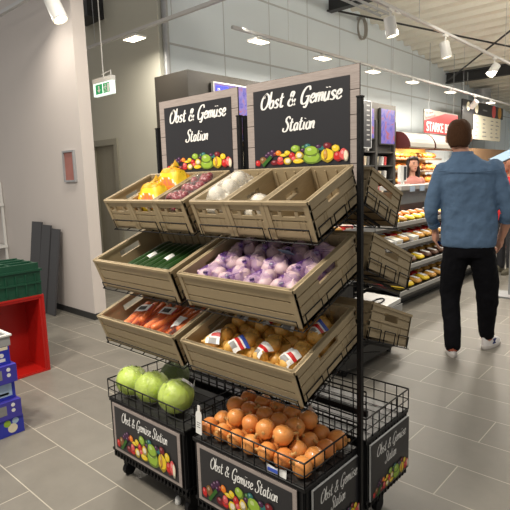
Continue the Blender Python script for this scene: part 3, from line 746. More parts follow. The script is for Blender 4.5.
# ------------------------------------------------------------------ crates
def wall(mb, L, H, T, holes, rows, t=.011, m=0):
    """planked wall in local x (0..L), z (0..H), outside towards -y ; rows = [(z0,z1,thick)]"""
    zs = sorted(set([0, H]+[a for r in rows for a in r[:2]]+[h[2] for h in holes]+[h[3] for h in holes]))
    xs = sorted(set([0, L]+[h[0] for h in holes]+[h[1] for h in holes]))
    for i in range(len(zs)-1):
        zc = (zs[i]+zs[i+1])/2; th = t
        for r in rows:
            if r[0] <= zc <= r[1]: th = r[2]
        run = None
        for j in range(len(xs)-1):
            xc = (xs[j]+xs[j+1])/2
            hole = any(h[0] < xc < h[1] and h[2] < zc < h[3] for h in holes)
            if not hole:
                if run is None: run = xs[j]
            if hole or j == len(xs)-2:
                e = xs[j] if hole else xs[j+1]
                if run is not None: mb.box(run, e, t-th, t, zs[i], zs[i+1], m, T)
                run = None
def make_crate(W, D, H, small, label, T, group):
    o = thing('produce_crate', label, 'crate', group=group, T=T)
    g = .0032
    def rows(n): 
        return [(H*i/n-g, H*i/n+g, .0045) for i in range(1, n)]
    mats = [M['crate'], M['crate_x']]
    mb = MB(); mb.box(0, W, 0, D, 0, .01, 1); mb.build('base', mats, o)
    c = W/2
    fh = [(c-.03, c+.03, H*.6, H*.75), (c-.075, c-.045, H*.63, H*.73), (c+.045, c+.075, H*.63, H*.73)] if small else []
    mb = MB(); wall(mb, W, H, TR(0, 0, 0), fh, rows(4) if small else rows(3))
    if small:
        for x in (.035, c-.04, c+.04, W-.035): mb.box(x-.0015, x+.0015, -.001, .001, .03, H*.55)
    mb.box(0, W, -.006, .01, H-.012, H); mb.box(0, .02, -.004, .012, 0, H); mb.box(W-.02, W, -.004, .012, 0, H)
    mb.build('front_panel', mats, o)
    mb = MB(); wall(mb, W, H, TR(W, D, 0, rz=PI), [], rows(3)); mb.box(0, W, D-.01, D+.006, H-.012, H)
    for k in range(int(W/.05)): mb.box(.03+k*.05, .036+k*.05, D-.016, D-.01, .01, H-.012)
    mb.build('rear_panel', mats, o)
    sh = [(D/2-.065, D/2+.065, H*.6, H*.8)] if not small else [(D/2-.04, D/2+.04, H*.62, H*.78)]
    for x, T2 in ((0, TR(0, D, 0, rz=-PI/2)), (W, TR(W, 0, 0, rz=PI/2))):
        mb = MB(); wall(mb, D, H, T2, sh, rows(4))
        s = -1 if x == 0 else 1
        mb.box(min(x, x-s*.016)-.0, max(x, x-s*.016)+0, 0, D, H-.012, H)
        mb.box(min(x-s*.01, x+s*.006), max(x-s*.01, x+s*.006), 0, D, H-.012, H)
        for y in (.09, D*.5-.085, D*.5+.085, D-.09):
            mb.box(min(x, x+s*.002), max(x, x+s*.002), y-.0015, y+.0015, .03, H*.5)
        mb.build('side_panel', mats, o)
    return o
H_ = .155
def crateT(x, y, zt, a, H=H_):
    return TR(x, y+H*math.sin(a), zt-H*math.cos(a), rx=a)
def mirror(T_): return T_
YC = .1
def rearT(x, y, zt, a, W, H=H_):   # crate tipped towards the back aisle
    return Matrix.Translation((0, 2*YC, 0)) @ Matrix.Translation((2*x+W, 0, 0)) @ Matrix.Rotation(PI, 4, 'Z') @ crateT(x, y, zt, a, H)
ROW = {1: (-.258, 1.4633, .402, .3137), 2: (-.3445, 1.1718, .3676, .418), 3: (-.3456, .8853, .3616, .418)}
UX = {'left': -.6543, 'right': 0.0}
CR = {}
for side in ('left', 'right'):
    x0 = UX[side]
    for r in (2, 3):
        y, z, a, D = ROW[r]
        what = {('left', 2): 'holding cucumbers', ('right', 2): 'holding garlic nets', ('left', 3): 'holding carrot bags', ('right', 3): 'holding onion nets'}[(side, r)]
        T = crateT(x0, y, z, a); CR[(side, r)] = T
        make_crate(.6, D, H_, False, 'large wood look crate %s on the %s rack' % (what, side), T, 'large crates on the front of the racks')
    y, z, a, D = ROW[1]
    for k in range(3):
        T = crateT(x0+k*.202-.002, y, z, a); CR[(side, 1, k)] = T
        what = {'left': ('empty at the left end', 'holding the two citrus nets', 'filled with radish bags'), 'right': ('with the bag of white bulbs', 'with a small white bag at its bottom', 'standing empty')}[side][k]
        make_crate(.2, D, H_, True, 'small wood look crate %s on the top tier' % what, T, 'small crates on the top tier')
for r, what in ((1, 'topmost crate'), (2, 'middle crate, empty with a handle hole'), (3, 'lowest crate')):
    y, z, a, D = ROW[r]
    yy = y if r > 1 else -.23
    T = rearT(0.0, yy-.02, z, a, .6); CR[('rear', r)] = T
    make_crate(.6, D-.02, H_, False, '%s on the back of the right rack, tipped away' % what, T, 'crates on the back of the right rack')

# ------------------------------------------------------------------ the two racks
def grid_panel(mb, a, b, h, step, r=.0027, rows=2):
    a, b = V(a), V(b); L = (b-a).length; n = max(1, round(L/step))
    for i in range(n+1):
        p = a+(b-a)*i/n; mb.tube([p, p+V((0, 0, h))], r, 5)
    for j in range(rows+1):
        z = V((0, 0, h*j/rows)); mb.tube([a+z, b+z], r*1.35 if j == rows else r, 5)
def rack(side):
    x0 = UX[side]; W = .61
    o = thing('produce_rack', '%s black wire produce rack with its printed header board' % side, 'display rack', (x0, 0, 0), group=None)
    ux, uy = ((-.026, .6273), (.12, .085)) if side == 'left' else ((-.027, .63), (.125, .042))
    for x, y in zip(ux, uy):
        e = .0095; mb = MB(); mb.box(x-e, x+e, y-e, y+e, .1, 1.83); mb.box(x-e-.002, x+e+.002, y-e-.002, y+e+.002, 1.83, 1.836)
        for k in range(30): mb.box(x-.003, x+.003, y-e-.001, y-e, .5+k*.044, .515+k*.044)
        mb.build('upright', M['black'], o)
    mb = MB()
    mb.box(ux[0]+.012, ux[1]-.012, (.076 if side == 'left' else .112), (.1 if side == 'left' else .128), .55, .574)
    mb.build('crossbar', M['black'], o)
    # tiers
    for r in (1, 2, 3):
        y, z, a, D = ROW[r]
        for back in (0, 1):
            if back and side == 'left': continue
            yy = y if not (back and r == 1) else -.23
            T = (crateT(0, y, z, a) if not back else rearT(0, yy-.02, z, a, .6))
            mb = MB(); mb.T = T; q = -.006; w0, w1 = -.008, .608; rr = .0027
            mb.tube([(w0, -.012, q), (w1, -.012, q), (w1, D, q), (w0, D, q)], rr, 5, closed=True)
            for k in range(1, 6): mb.tube([(.6*k/6, -.012, q), (.6*k/6, D, q)], rr, 5)
            for k in range(1, 3): mb.tube([(w0, D*k/3, q), (w1, D*k/3, q)], rr, 5)
            if r == 1 and not back:
                for a0, a1 in ((.02, .37), (.4, .585)): mb.tube([(a0, -.012, q), (a0, -.012, .05), (a1, -.012, .05), (a1, -.012, q)], rr, 5)
            else:
                mb.tube([(.012, -.012, q), (.012, -.012, .032), (.588, -.012, .032), (.588, -.012, q)], rr, 5)
            for x in (w0-.003, w1+.003):
                for k in range(3):
                    c = D*(k+.5)/3; h = .048; e = D/8
                    mb.tube([(x, c-e, q), (x, c-e, h), (x, c+e, h), (x, c+e, q)], rr, 5)
            # arms down to the uprights
            Ti = T.inverted()
            w_ = mb.build('wire_tray', M['black'], o)
            for x in (.06, .55):
                mb2 = MB()
                p0 = T @ V((x if not back else .6-x, D*.15, q-.004)); p1 = T @ V((x if not back else .6-x, D, q-.004))
                mb2.box(0, 1, 0, 1, 0, 1, 0, Matrix(((.006, 0, 0, x-.003), (0, p1.y-p0.y, 0, p0.y), (0, p1.z-p0.z, .012, p0.z-.012), (0, 0, 0, 1))))
                mb2.tube([p0+V((0, (p1.y-p0.y)*.3, 0)), V((x, .085, p1.z-.06))], .003, 6)
                mb2.build('support_arm', M['black'], w_)
    # base cabinets with baskets
    for back in (0, 1):
        ya, yb = ((-.32, .06) if not back else (.11, .505)); dx = .012 if side == 'right' else .005
        b = MB(); xa, xb = dx, dx+W-.004
        b.box(xa+.006, xb-.006, ya+.006, yb-.006, .16, .43)
        for k in range(23):
            x = xa+.012+k*.0262; b.box(x, x+.008, ya+.001, ya+.006, .118, .43); b.box(x, x+.008, yb-.006, yb-.001, .118, .43)
        for k in range(14):
            y = ya+.012+k*(yb-ya-.03)/13; b.box(xa+.001, xa+.006, y, y+.008, .118, .43); b.box(xb-.006, xb-.001, y, y+.008, .118, .43)
        b.box(xa, xb, ya, yb, .425, .438); b.box(xa, xb, ya, yb, .15, .162); b.box(xa+.01, xb-.01, ya+.01, yb-.01, .11, .122)
        cb = b.build('base_cabinet', M['blackp'], o)
        MB().box(xa+.01, xb-.01, ya+.01, yb-.01, .438, .441).build('basket_floor', M['plate'], cb)
        mb = MB(); z = .441
        for q in (((xa, ya, z), (xb, ya, z)), ((xb, ya, z), (xb, yb, z)), ((xb, yb, z), (xa, yb, z)), ((xa, yb, z), (xa, ya, z))): grid_panel(mb, q[0], q[1], .1, .06)
        if back: grid_panel(mb, (xa, ya, z), (xb, ya, z), .22, .06, rows=4)
        for k in range(1, 6):
            y = ya+(yb-ya)*k/6; mb.tube([(xa, y, z+.003), (xb, y, z+.003)], .0016, 4)
        mb.build('wire_basket', M['black'], o)
        for x in (xa+.05, xb-.05):
            for y in ((ya+.06, yb-.06) if not back else (ya+.06, yb-.2)):
                mb = MB(); mb.T = TR(x, y, 0); mb.box(-.018, .018, -.02, .02, .06, .11); cs = mb.build('caster', M['black'], o)
                mb = MB(); mb.T = TR(x, y, .034); mb.tube([(-.012, 0, 0), (.012, 0, 0)], .034, 16); mb.build('wheel', M['blackp'], cs, 40)
    # header board
    sx = .027 if side == 'left' else .012
    T = TR(sx, .1, 1.5)
    p = MB(); p.T = T; n = 5
    p.box(0, .582, 0, .006, 0, .466, 1)
    for i in range(n): p.box(0, .582, -.002, 0, .466*i/n+.0014, .466*(i+1)/n-.0014, 0)
    p = p.build('header_sign', [M['plank'], M['seam']], o)
    mb = MB(); mb.box(.042, .54, -.0045, -.0015, .06, .428, 0, T); mb.build('chalkboard', M['board'], p)
    T2 = T @ Matrix.Translation((0, -.0045, 0))
    lettering('lettering', p, 'Obst & Gemüse', .083, .516, .346, .034, T2, .25); lettering('lettering', p, 'Station', .208, .385, .243, .03, T2, .26)
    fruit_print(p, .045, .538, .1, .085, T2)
    # printed panels on the base
    print_board(o, 'front_print', TR(.035+(.005 if side == 'left' else .008), -.324, .165), .542, .262, .021, [('Obst & Gemüse Station', .085, .462, .178, .028, .3)], (.028, .51, .028, .135))
    if side == 'right':
        xs = .012+W-.004
        R = Matrix.Rotation(PI/2, 4, 'Z')
        print_board(o, 'side_print', Matrix.Translation((xs+.0045, -.279, .155)) @ R, .335, .262, 0, [('Obst & Gemüse', .04, .305, .19, .026, .3), ('Station', .11, .215, .128, .026, .3)], (.012, .32, .01, .075))
        print_board(o, 'side_print', Matrix.Translation((xs+.0045, .14, .15)) @ R, .36, .262, 0, [('Obst & Gemüse', .045, .325, .19, .026, .3), ('Station', .12, .23, .128, .026, .3)], (.012, .345, .01, .08))
    return o
for s_ in ('left', 'right'): rack(s_)
# ------------------------------------------------------------------ produce
def hull(name, obj_bms, m, parent, grow=.004, z0=None):
    """a thin wrapper pulled over the given points (list of local points)"""
    bm = bmesh.new()
    for q in obj_bms: bm.verts.new(q)
    r = bmesh.ops.convex_hull(bm, input=bm.verts)
    bmesh.ops.delete(bm, geom=[v for v in bm.verts if not v.link_faces], context='VERTS')
    c = sum((v.co for v in bm.verts), V())/max(1, len(bm.verts))
    for v in bm.verts: v.co += (v.co-c).normalized()*grow
    bmesh.ops.subdivide_edges(bm, edges=bm.edges, cuts=1, use_grid_fill=True)
    for v in bm.verts: v.co += (v.co-c).normalized()*rnd.uniform(-.004, .002)
    me = bpy.data.meshes.new(name); bm.to_mesh(me); bvh = BVHTree.FromBMesh(bm); bm.free()
    me.materials.append(m); me.polygons.foreach_set('use_smooth', [True]*len(me.polygons))
    o = bpy.data.objects.new(name, me); COL.objects.link(o); o.parent = parent
    return o, bvh
def patch(name, bvh, cx, cy, w, h, mats, fn, parent, ang=0, n=10, lift=.003, side=None):
    """printed label laid over a bag; fn(u,v)->material index"""
    vs, fs, ms = [], [], []
    ca, sa = math.cos(ang), math.sin(ang)
    for i in range(n+1):
        for j in range(n+1):
            u, v = i/n-.5, j/n-.5
            if side:
                d = V((-math.sin(side), math.cos(side), 0)); e = V((math.cos(side), math.sin(side), 0))
                p0 = e*(cx+u*w)+V((0, 0, cy+v*h))
                hit = bvh.ray_cast(p0-d, d)[0]
                p1 = hit-d*lift if hit else (V(vs[-1])+V((0, 0, .004)) if vs else p0)
                vs.append(tuple(p1)); continue
            x = cx+u*w*ca-v*h*sa; y = cy+u*w*sa+v*h*ca
            hit = bvh.ray_cast(V((x, y, 1)), V((0, 0, -1)))[0]
            z = hit.z if hit else (vs[-1][2]-.01 if vs else .05)
            vs.append((x, y, z+lift))
    mb = MB()
    for i in range(n):
        for j in range(n):
            fs.append((i*(n+1)+j, (i+1)*(n+1)+j, (i+1)*(n+1)+j+1, i*(n+1)+j+1)); ms.append(fn((i+.5)/n, (j+.5)/n))
    mb.v = [V(q) for q in vs]; mb.f = fs; mb.m = ms
    return mb.build(name, mats, parent, 80)
def pts_of(o):  # vertices of the children, in the thing's space
    return [c.matrix_basis @ v.co for c in o.children if c.type == 'MESH' for v in c.data.vertices]
def child(mesh_obj, parent, T):
    c = mesh_obj.copy(); COL.objects.link(c); c.parent = parent; c.matrix_basis = T; return c
TEMP = []
def temp(mb, name, m, smooth=80):
    o = mb.build(name, m, smooth=smooth); TEMP.append(o); return o

# templates
mb = MB(); mb.lathe([(.003, -.027), (.02, -.026), (.034, -.012), (.036, .002), (.029, .018), (.014, .027), (.006, .033), (.004, .038), (.002, .039)], 14, wob=.06); GARL = temp(mb, 'garlic_bulb', M['garlic'])
mb = MB(); mb.lathe([(.003, -.031), (.015, -.03), (.028, -.018), (.032, 0), (.028, .016), (.015, .028), (.006, .035), (.004, .043)], 14); YON = temp(mb, 'onion', M['yonion'])
mb = MB(); mb.ell((0, 0, 0), (.036, .036, .035), nu=16, nv=10); ORA = temp(mb, 'orange', M['orange'])
mb = MB(); mb.lathe([(.001, -.025), (.009, -.016), (.017, -.004), (.017, .007), (.009, .017), (.003, .021)], 10); RAD = temp(mb, 'radish', M['radish'])
mb = MB(); mb.ell((0, 0, 0), (.034, .034, .032), nu=14, nv=9); WB = temp(mb, 'white_bulb', M['wbulb'])
mb = MB(); mb.lathe([(.002, -.09), (.006, -.075), (.011, -.04), (.015, .02), (.018, .07), (.014, .082), (.004, .085)], 10); CARR = temp(mb, 'carrot', M['carrot'])

def bag(name, label, cat, T, group, items, pos, film_m, film_name, grow=.004, lab=None, extra=None):
    o = thing(name, label, cat, group=group, T=T)
    for i, p in enumerate(pos):
        it = items[i % len(items)]
        child(it, o, TR(p[0], p[1], p[2], *(p[3:6] if len(p) > 3 else (0, 0, 0))))
    f, bvh = hull(film_name, pts_of(o), M[film_m], o, grow)
    if lab: lab(o, bvh)
    if extra: extra(o)
    return o
TW = lambda k, s=.25: [rnd.uniform(-s, s)*k for _ in range(3)]

# garlic nets: 4 x 3 in the big crate
T0 = CR[('right', 2)]
gl = ('front row', 'middle row', 'back row')
for j in range(3):
    for i in range(4):
        cx, cy = .1+i*.133, .088+j*.117
        pos = [(sx*.042, sy*.03, .036+rnd.uniform(0, .008), *TW(2.5)) for sx in (-1, 1) for sy in (-1, 1)]+[(0, rnd.uniform(-.01, .01), .05, *TW(3))]
        pos += [(-.03, rnd.uniform(-.03, .0), .096, *TW(3)), (.032, rnd.uniform(-.02, .02), .093, *TW(3)), (rnd.uniform(-.01, .01), .035, .1, *TW(3))]
        def clip(o_, i=i, j=j):
            mb = MB(); mb.tube([(0, -.03, .112), (.004, -.034, .128), (.012, -.045, .134)], [.006, .004, .012], 6); mb.build('net_tail', M['net_purple'], o_, 60)
            mb = MB(); mb.T = TR(.002, -.036, .127, rz=rnd.uniform(-1, 1)); mb.tube([(-.008, 0, 0), (.008, 0, 0)], .005, 7); mb.build('clip', M['steel'] if (i+j) % 2 else M['blackp'], o_, 50)
            if i == 2 and j == 2:
                mb = MB(); mb.T = TR(0, -.045, .12, rx=.7); mb.box(-.03, .03, -.001, .001, -.02, .025); mb.build('tag', M['p_sky'], o_)
        lb = 'purple net of garlic bulbs in the %s of the garlic crate' % gl[j]
        if i == 2 and j == 2: lb = 'purple garlic net with a pale blue tag at the back of the crate'
        bag('garlic_net', lb, 'garlic net', T0 @ TR(cx+rnd.uniform(-.006, .006), cy, .011, rz=rnd.uniform(-.2, .2)), 'garlic nets, '+gl[j], [GARL], pos, 'net_purple', 'net', -.002, extra=clip)
# onion nets: two rows of four
T0 = CR[('right', 3)]
on_lb = [['leftmost onion net at the front of the onion crate', 'second onion net from the left at the front of the onion crate', 'third onion net from the left at the front of the onion crate', 'onion net in the front right corner of the onion crate'],
         ['onion net in the back left corner of the onion crate', 'second onion net from the left in the back row', 'third onion net from the left in the back row', 'onion net in the back right corner by the upright']]
for j in range(2):
    for i in range(4):
        cx, cy = .1+i*.134, .122+j*.175
        pos = [(sx*.033, sy*.056, .046+rnd.uniform(0, .006), *TW(4)) for sx in (-1, 1) for sy in (-1, 0, 1)]+[(rnd.uniform(-.03, 0), -.04, .088, *TW(5)), (rnd.uniform(0, .03), .03, .09, *TW(5)), (rnd.uniform(-.03, .0), .065, .08, *TW(5))]
        st = (i+j) % 3
        def lab(o_, b, st=st):
            def fn(u, v):
                if .4 < v < .72 and u > (.0 if st else .3): return 1
                if v >= .8 and st == 1: return 2
                if v < .3 and .2 < u < .8: return 3
                return 0
            patch('label', b, rnd.uniform(-.015, .01), -.025 if j == 0 else -.015, .06, .07, [M['p_white'], M['p_red'], M['p_blue'], M['p_grey']], fn, o_, rnd.uniform(-.5, .5), 9)
        def tail(o_):
            mb = MB(); mb.tube([(.02, .065, .1), (.024, .075, .12), (.03, .08, .13)], [.014, .005, .012], 6); mb.build('net_tail', M['net_yellow'], o_, 60)
        bag('onion_net', on_lb[j][i], 'onion net', T0 @ TR(cx, cy, .011, rz=rnd.uniform(-.15, .15)), 'onion nets in the low crate', [YON], pos, 'net_yellow', 'net', -.002, lab, tail)
# carrot bags
T0 = CR[('left', 3)]
for i, (cx, cy, rz, lb) in enumerate([(.14, .16, .1, 'carrot bag at the left of the carrot crate, black and white print'), (.31, .18, .0, 'middle carrot bag of the three with black and white print'), (.47, .2, -.12, 'carrot bag at the right of the carrot crate, white label in front')]):
    pos = [(-.055+k*.028, -.035+rnd.uniform(-.02, .02), .03, PI/2*(1 if k % 2 else -1)+rnd.uniform(-.06, .06), 0, rnd.uniform(-.12, .12)) for k in range(5)]
    pos += [(-.045+k*.03, .06+rnd.uniform(-.02, .02), .042, PI/2*(1 if k % 2 else -1), 0, rnd.uniform(-.15, .15)) for k in range(4)]
    pos += [(-.04+k*.027, -.01+rnd.uniform(-.03, .03), .075+.006*(k % 2), PI/2*(1 if k % 2 else -1)+rnd.uniform(-.08, .08), 0, rnd.uniform(-.2, .2)) for k in range(4)]
    def lab(o_, b, i=i):
        if i < 2: patch('label', b, 0, .02, .1, .06, [M['p_white'], M['blackp'], M['p_red']], lambda u, v: 1 if (.2 < u < .62 and .25 < v < .8) else (2 if u > .9 else 0), o_, .25, 9)
        else: patch('label', b, -.02, -.06, .09, .07, [M['p_white'], M['p_red']], lambda u, v: 1 if .4 < v < .5 else 0, o_, .2, 9)
    def tail(o_):
        mb = MB(); mb.tube([(0, .15, .06), (.005, .162, .08), (.01, .17, .09)], [.03, .01, .02], 7); mb.build('film_end', M['filmo'], o_, 60)
    bag('carrot_bag', lb, 'carrot bag', T0 @ TR(cx, cy, .012, rz=rz), 'carrot bags in the low left crate', [CARR], pos, 'filmo', 'film', .003, lab, tail)
# cucumbers
T0 = CR[('left', 2)]
mb = MB(); L = .15
prof = [(.003, -L), (.011, -L+.004), (.018, -L+.016), (.0215, -L+.04)]+[(.0225, -L+.07+t*.03) for t in range(7)]+[(.0215, L-.04), (.017, L-.016), (.008, L-.004), (.003, L)]
mb.lathe(prof, 12, wob=.05)
CK = mb.build('cucumber', M['cuke'], smooth=60); MB().lathe([(.006, L), (.004, L+.01)], 8).build('stem', M['p_lime'], CK)
n = 0
for k in range(17):
    lay = 0 if k < 9 else 1; i = k if k < 9 else k-9
    x = .13+i*.046+(.023 if lay else 0); z = .034+lay*.04
    T = T0 @ TR(x, .2+rnd.uniform(-.012, .012)+.012*lay, z+.0005, rx=PI/2+(.0), ry=0, rz=-.1+rnd.uniform(-.04, .04))
    lb = 'dark green cucumber in the upper layer of the cucumber crate' if lay else 'dark green cucumber in the lower layer of the cucumber crate'
    g = 'cucumbers, upper layer' if lay else 'cucumbers, lower layer'
    if lay and i in (1, 4): lb = 'cucumber with a white label, %s of the two labelled ones' % ('left' if i == 1 else 'right'); g = 'labelled cucumbers'
    if k == 0: c = tag(CK, lb, 'cucumber', g); c.matrix_world = T
    else: c = dup(CK, lb, T, group=g)
    if lay and i in (1, 4):
        mb = MB(); nv = 8
        vs = [(.0236*math.sin(t), .0236*math.cos(t), zz) for zz in (-.02, .03) for t in [(-.9+1.8*q/nv) for q in range(nv+1)]]
        mb.add(vs, [(q, q+1, nv+2+q, nv+1+q) for q in range(nv)]); mb.build('label', M['p_white'], c, 60)
# citrus nets
def citrus(T, label, big):
    pos = [(sx*.044, sy*.033, .037, *TW(1)) for sx in (-1, 1) for sy in (-1, 1)]+[(sx*.047, sy*.03, .105, *TW(1)) for sx in (-1, 1) for sy in (-1, 1)]+[(sx*.03, .004, .15) for sx in (-1, 1)]
    def lab(o_, b):
        def fn(u, v):
            d = math.hypot(u-.3, (v-.66)*1.2)
            if d < .25: return 2 if (d < .19 and int((math.atan2(v-.66, u-.3)+PI)/PI*8) % 4 != 3) else 1
            if d < .29: return 3
            if math.hypot(u-.75, v-.4) < .17: return 5 if math.hypot(u-.75, v-.4) < .1 and abs(u-.75) < .06 else 4
            if math.hypot(u-.3, v-.2) < .14: return 1
            if math.hypot(u-.55, v-.12) < .08: return 6
            return 0
        patch('printed_label', b, 0, .1, .14, .15, [M['p_yellow'], M['p_orange'], mat('grapefruit print', srgb(236, 110, 72), .4, var=.15), M['p_cream'], M['p_white'], M['p_red'], M['p_green']], fn, o_, n=18, side=.84)
    def tail(o_):
        mb = MB(); mb.tube([(.02, .01, .183), (.024, .02, .196), (.035, .035, .2)], [.02, .008, .022], 7); mb.build('net_tail', M['net_citrus'], o_, 60)
    return bag('citrus_net', label, 'citrus net', T, 'citrus nets on the top tier', [ORA], pos, 'net_citrus', 'net', .003, lab, tail)
citrus(CR[('left', 1, 1)] @ TR(.1, .085, .0125), 'front yellow citrus net with printed fruit label on the top tier', 1)
citrus(CR[('left', 1, 1)] @ TR(.1, .221, .03), 'rear yellow citrus net with grapefruit print below the left sign', 1)
# radish bags
T0 = CR[('left', 1, 2)]
for k, (y, nm) in enumerate(((.07, 'front'), (.155, 'middle'), (.24, 'rear'))):
    pos = []
    for z in (.022, .045, .068):
        for _ in range(9): pos.append((rnd.uniform(-.055, .055), rnd.uniform(-.028, .028), z, *TW(6)))
    bag('radish_bag', '%s clear bag of red radishes on the top tier' % nm, 'radish bag', T0 @ TR(.1, y, .075 if k < 2 else .085), 'radish bags on the top tier', [RAD], pos, 'film', 'film', .004)
    
# white bulbs
T0 = CR[('right', 1, 0)]
pos = [(sx*.034, -.1+.064*k, .034+rnd.uniform(0, .006), *TW(2)) for sx in (-1, 1) for k in range(4)]+[(rnd.uniform(-.015, .015), -.075+.066*k, .092, *TW(2)) for k in range(3)]
bag('white_bulb_bag', 'large milky bag of white bulbs in the first crate of the right rack', 'bulb bag', T0 @ TR(.1, .155, .062, rx=.05), None, [WB], pos, 'filmw', 'film', .006)
T0 = CR[('right', 1, 1)]
bag('white_bulb_bag', 'small milky bag of white bulbs low in the second crate of the right rack', 'bulb bag', T0 @ TR(.09, .09, .03, rz=.3), None, [WB], [(-.034, 0, .033), (.034, .0, .033), (0, .058, .033), (0, .01, .07)], 'filmw', 'film', .006)
# mandarins in the topmost back crate
T0 = CR[('rear', 1)]
for i in range(3):
    pos = [(sx*.04, sy*.036, .036) for sx in (-1, 1) for sy in (-1, 1)]+[(.01, 0, .098)]
    bag('fruit_net', 'orange net of fruit in the topmost back crate, %s' % ('nearest the aisle end', 'middle of three', 'hidden farthest one')[i], 'fruit net', T0 @ TR(.1+i*.19, .12, .02), 'fruit nets in the back crate', [ORA], pos, 'net_yellow', 'net', .003)
# onions in the right basket
mb = MB(); mb.lathe([(.006, -.037), (.022, -.036), (.036, -.02), (.0405, 0), (.036, .018), (.022, .033), (.009, .041)], 18, wob=.03); ON = mb.build('large_onion', M['onion'], smooth=70)
mb = MB(); mb.lathe([(.009, .04), (.006, .05), (.007, .06), (.002, .063)], 8); mb.build('neck', M['stem'], ON, 60)
mb = MB(); mb.lathe([(.008, -.038), (.006, -.041)], 10); mb.build('root', M['stem'], ON)
ON2 = dup(ON); ON2.data = ON2.data.copy(); ON2.data.materials[0] = M['onion2']
X0 = .012; first = {0: True, 1: True}
sp = []
for j in range(4):
    for i in range(7): sp.append((X0+.053+i*.0835, -.27+j*.083, .4875, 0 if j else 1))
for j in range(3):
    for i in range(6): sp.append((X0+.095+i*.0835, -.225+j*.085, .5505, 2))
nm_ = {1: 'front row of the right basket', 0: 'bottom layer of the right basket', 2: 'upper layer of the right basket'}
for k, (x, y, z, ly) in enumerate(sp):
    if ly == 2 and (k-28) in (5, 11, 17, 0): continue
    i = 1 if (k*7) % 5 == 0 else 0
    s = rnd.uniform(.94, 1.03)
    T = TR(x+rnd.uniform(-.003, .003), y+rnd.uniform(-.003, .003), z-(1-s)*.04, rnd.uniform(-1.6, 1.6), rnd.uniform(-1.2, 1.2), rnd.uniform(0, 6), s)
    lb = '%s onion in the %s' % ('copper brown' if i else 'large golden', nm_[ly]); g = ('copper' if i else 'golden')+' onions, '+nm_[ly]
    src = ON2 if i else ON
    if first[i]: first[i] = False; tag(src, lb, 'onion', g); src.matrix_world = T
    else: dup(src, lb, T, group=g)
# cabbages in the left basket
def cabbage(x, y, r, m_, label, stick, rz):
    def fn(q):
        t = math.atan2(q.y, q.x); return 1+.03*math.sin(5*t+3*q.z)+.025*math.sin(9*q.z+2*t)
    o = thing('cabbage', label, 'cabbage', (x, y, .452+r*.95), rz, 'wrapped cabbages in the left basket')
    mb = MB(); mb.ell((0, 0, 0), (r, r*.96, r*.9), nu=28, nv=18, fn=fn); b = mb.build('head', m_, o, 80)
    for k in range(4):
        mb = MB(); a0 = k*PI/2+.3; nu, nv = 9, 8; vs = []
        for i in range(nv+1):
            el = -1.1+i*(2.1)/nv
            for j in range(nu+1):
                az = a0+(j/nu-.5)*(1.9*math.cos(el*.75)); kk = 1.035+.02*math.sin(j*2.3)+(.05 if i == nv else 0)*math.sin(j*1.7)
                vs.append((r*kk*math.cos(el)*math.cos(az), r*.96*kk*math.cos(el)*math.sin(az), r*.9*kk*math.sin(el)))
        mb.add(vs, [(i*(nu+1)+j, i*(nu+1)+j+1, (i+1)*(nu+1)+j+1, (i+1)*(nu+1)+j) for i in range(nv) for j in range(nu)]); mb.build('outer_leaf', m_, o, 80)
    pts = [v.co*1.05 for v in b.data.vertices]
    f, bvh = hull('wrap', pts, M['filmc'], o, .003)
    if stick: patch('label', bvh, *stick, .045, .06, [M['p_white'], M['p_grey']], lambda u, v: 1 if .4 < v < .55 and .2 < u < .8 else 0, o, .3, 6)
cabbage(-.556, -.235, .08, M['cab'], 'pale green wrapped cabbage in the front left corner of the basket', None, 0)
cabbage(-.398, -.222, .083, M['cab'], 'middle pale green wrapped cabbage at the front of the basket', None, 1)
cabbage(-.212, -.222, .086, M['cab'], 'rightmost pale green wrapped cabbage with a white label', (.03, -.055), 2)
cabbage(-.44, -.045, .078, M['cabd'], 'dull dark green wrapped cabbage behind the front three', None, 3)
# small tags
o = thing('price_tag', 'white bottle shaped price tag standing on the right basket corner', 'price tag', T=TR(.066, -.327, .476, ry=.05))
mb = MB(); mb.prism([(-.018, 0), (.018, 0), (.018, .09), (.013, .1), (.007, .105), (.007, .13), (-.007, .13), (-.007, .105), (-.013, .1), (-.018, .09)], -.003, 0); mb.build('card', M['white'], o)
mb = MB(); mb.box(-.012, .012, -.0035, -.003, .05, .054); mb.box(-.012, .006, -.0035, -.003, .04, .044); mb.box(-.012, .01, -.0035, -.003, .03, .034); mb.build('print', M['p_grey'], o)
mb = MB(); mb.prism([(0, 0), (.055, .0), (.0, .075)], -.0005, .0005); o = tag(mb.build('paper_sheet', M['p_white']), 'white folded paper corner standing behind the onions', 'paper'); o.matrix_world = TR(.375, .088-.055, .5, rx=-.2, rz=.25)
o = thing('label_card', 'crumpled white and blue label behind the front wires of the onion basket', 'label', T=TR(.43, -.316, .444, rz=-.0))
mb = MB(); mb.add([(0, 0, .0), (.05, .002, 0), (.1, 0, .0), (0, .004, .03), (.05, .0, .026), (.1, .004, .034)], [(0, 1, 4, 3), (1, 2, 5, 4)]); mb.build('card', M['p_white'], o)
mb = MB(); mb.box(.01, .06, -.0015, -.0005, .006, .02); mb.build('print', M['p_blue'], o)
for (x, nm) in ((-.108, 'left'),):
    o = tag(MB().lathe([(.012, 0), (.016, .01), (.014, .03), (.006, .04)], 10).build('floor_clip', M['p_white'], smooth=50), 'small white clip on the floor under the left cabinet', 'clip'); o.location = (-.193, -.262, 0)
for t in TEMP: bpy.data.objects.remove(t)
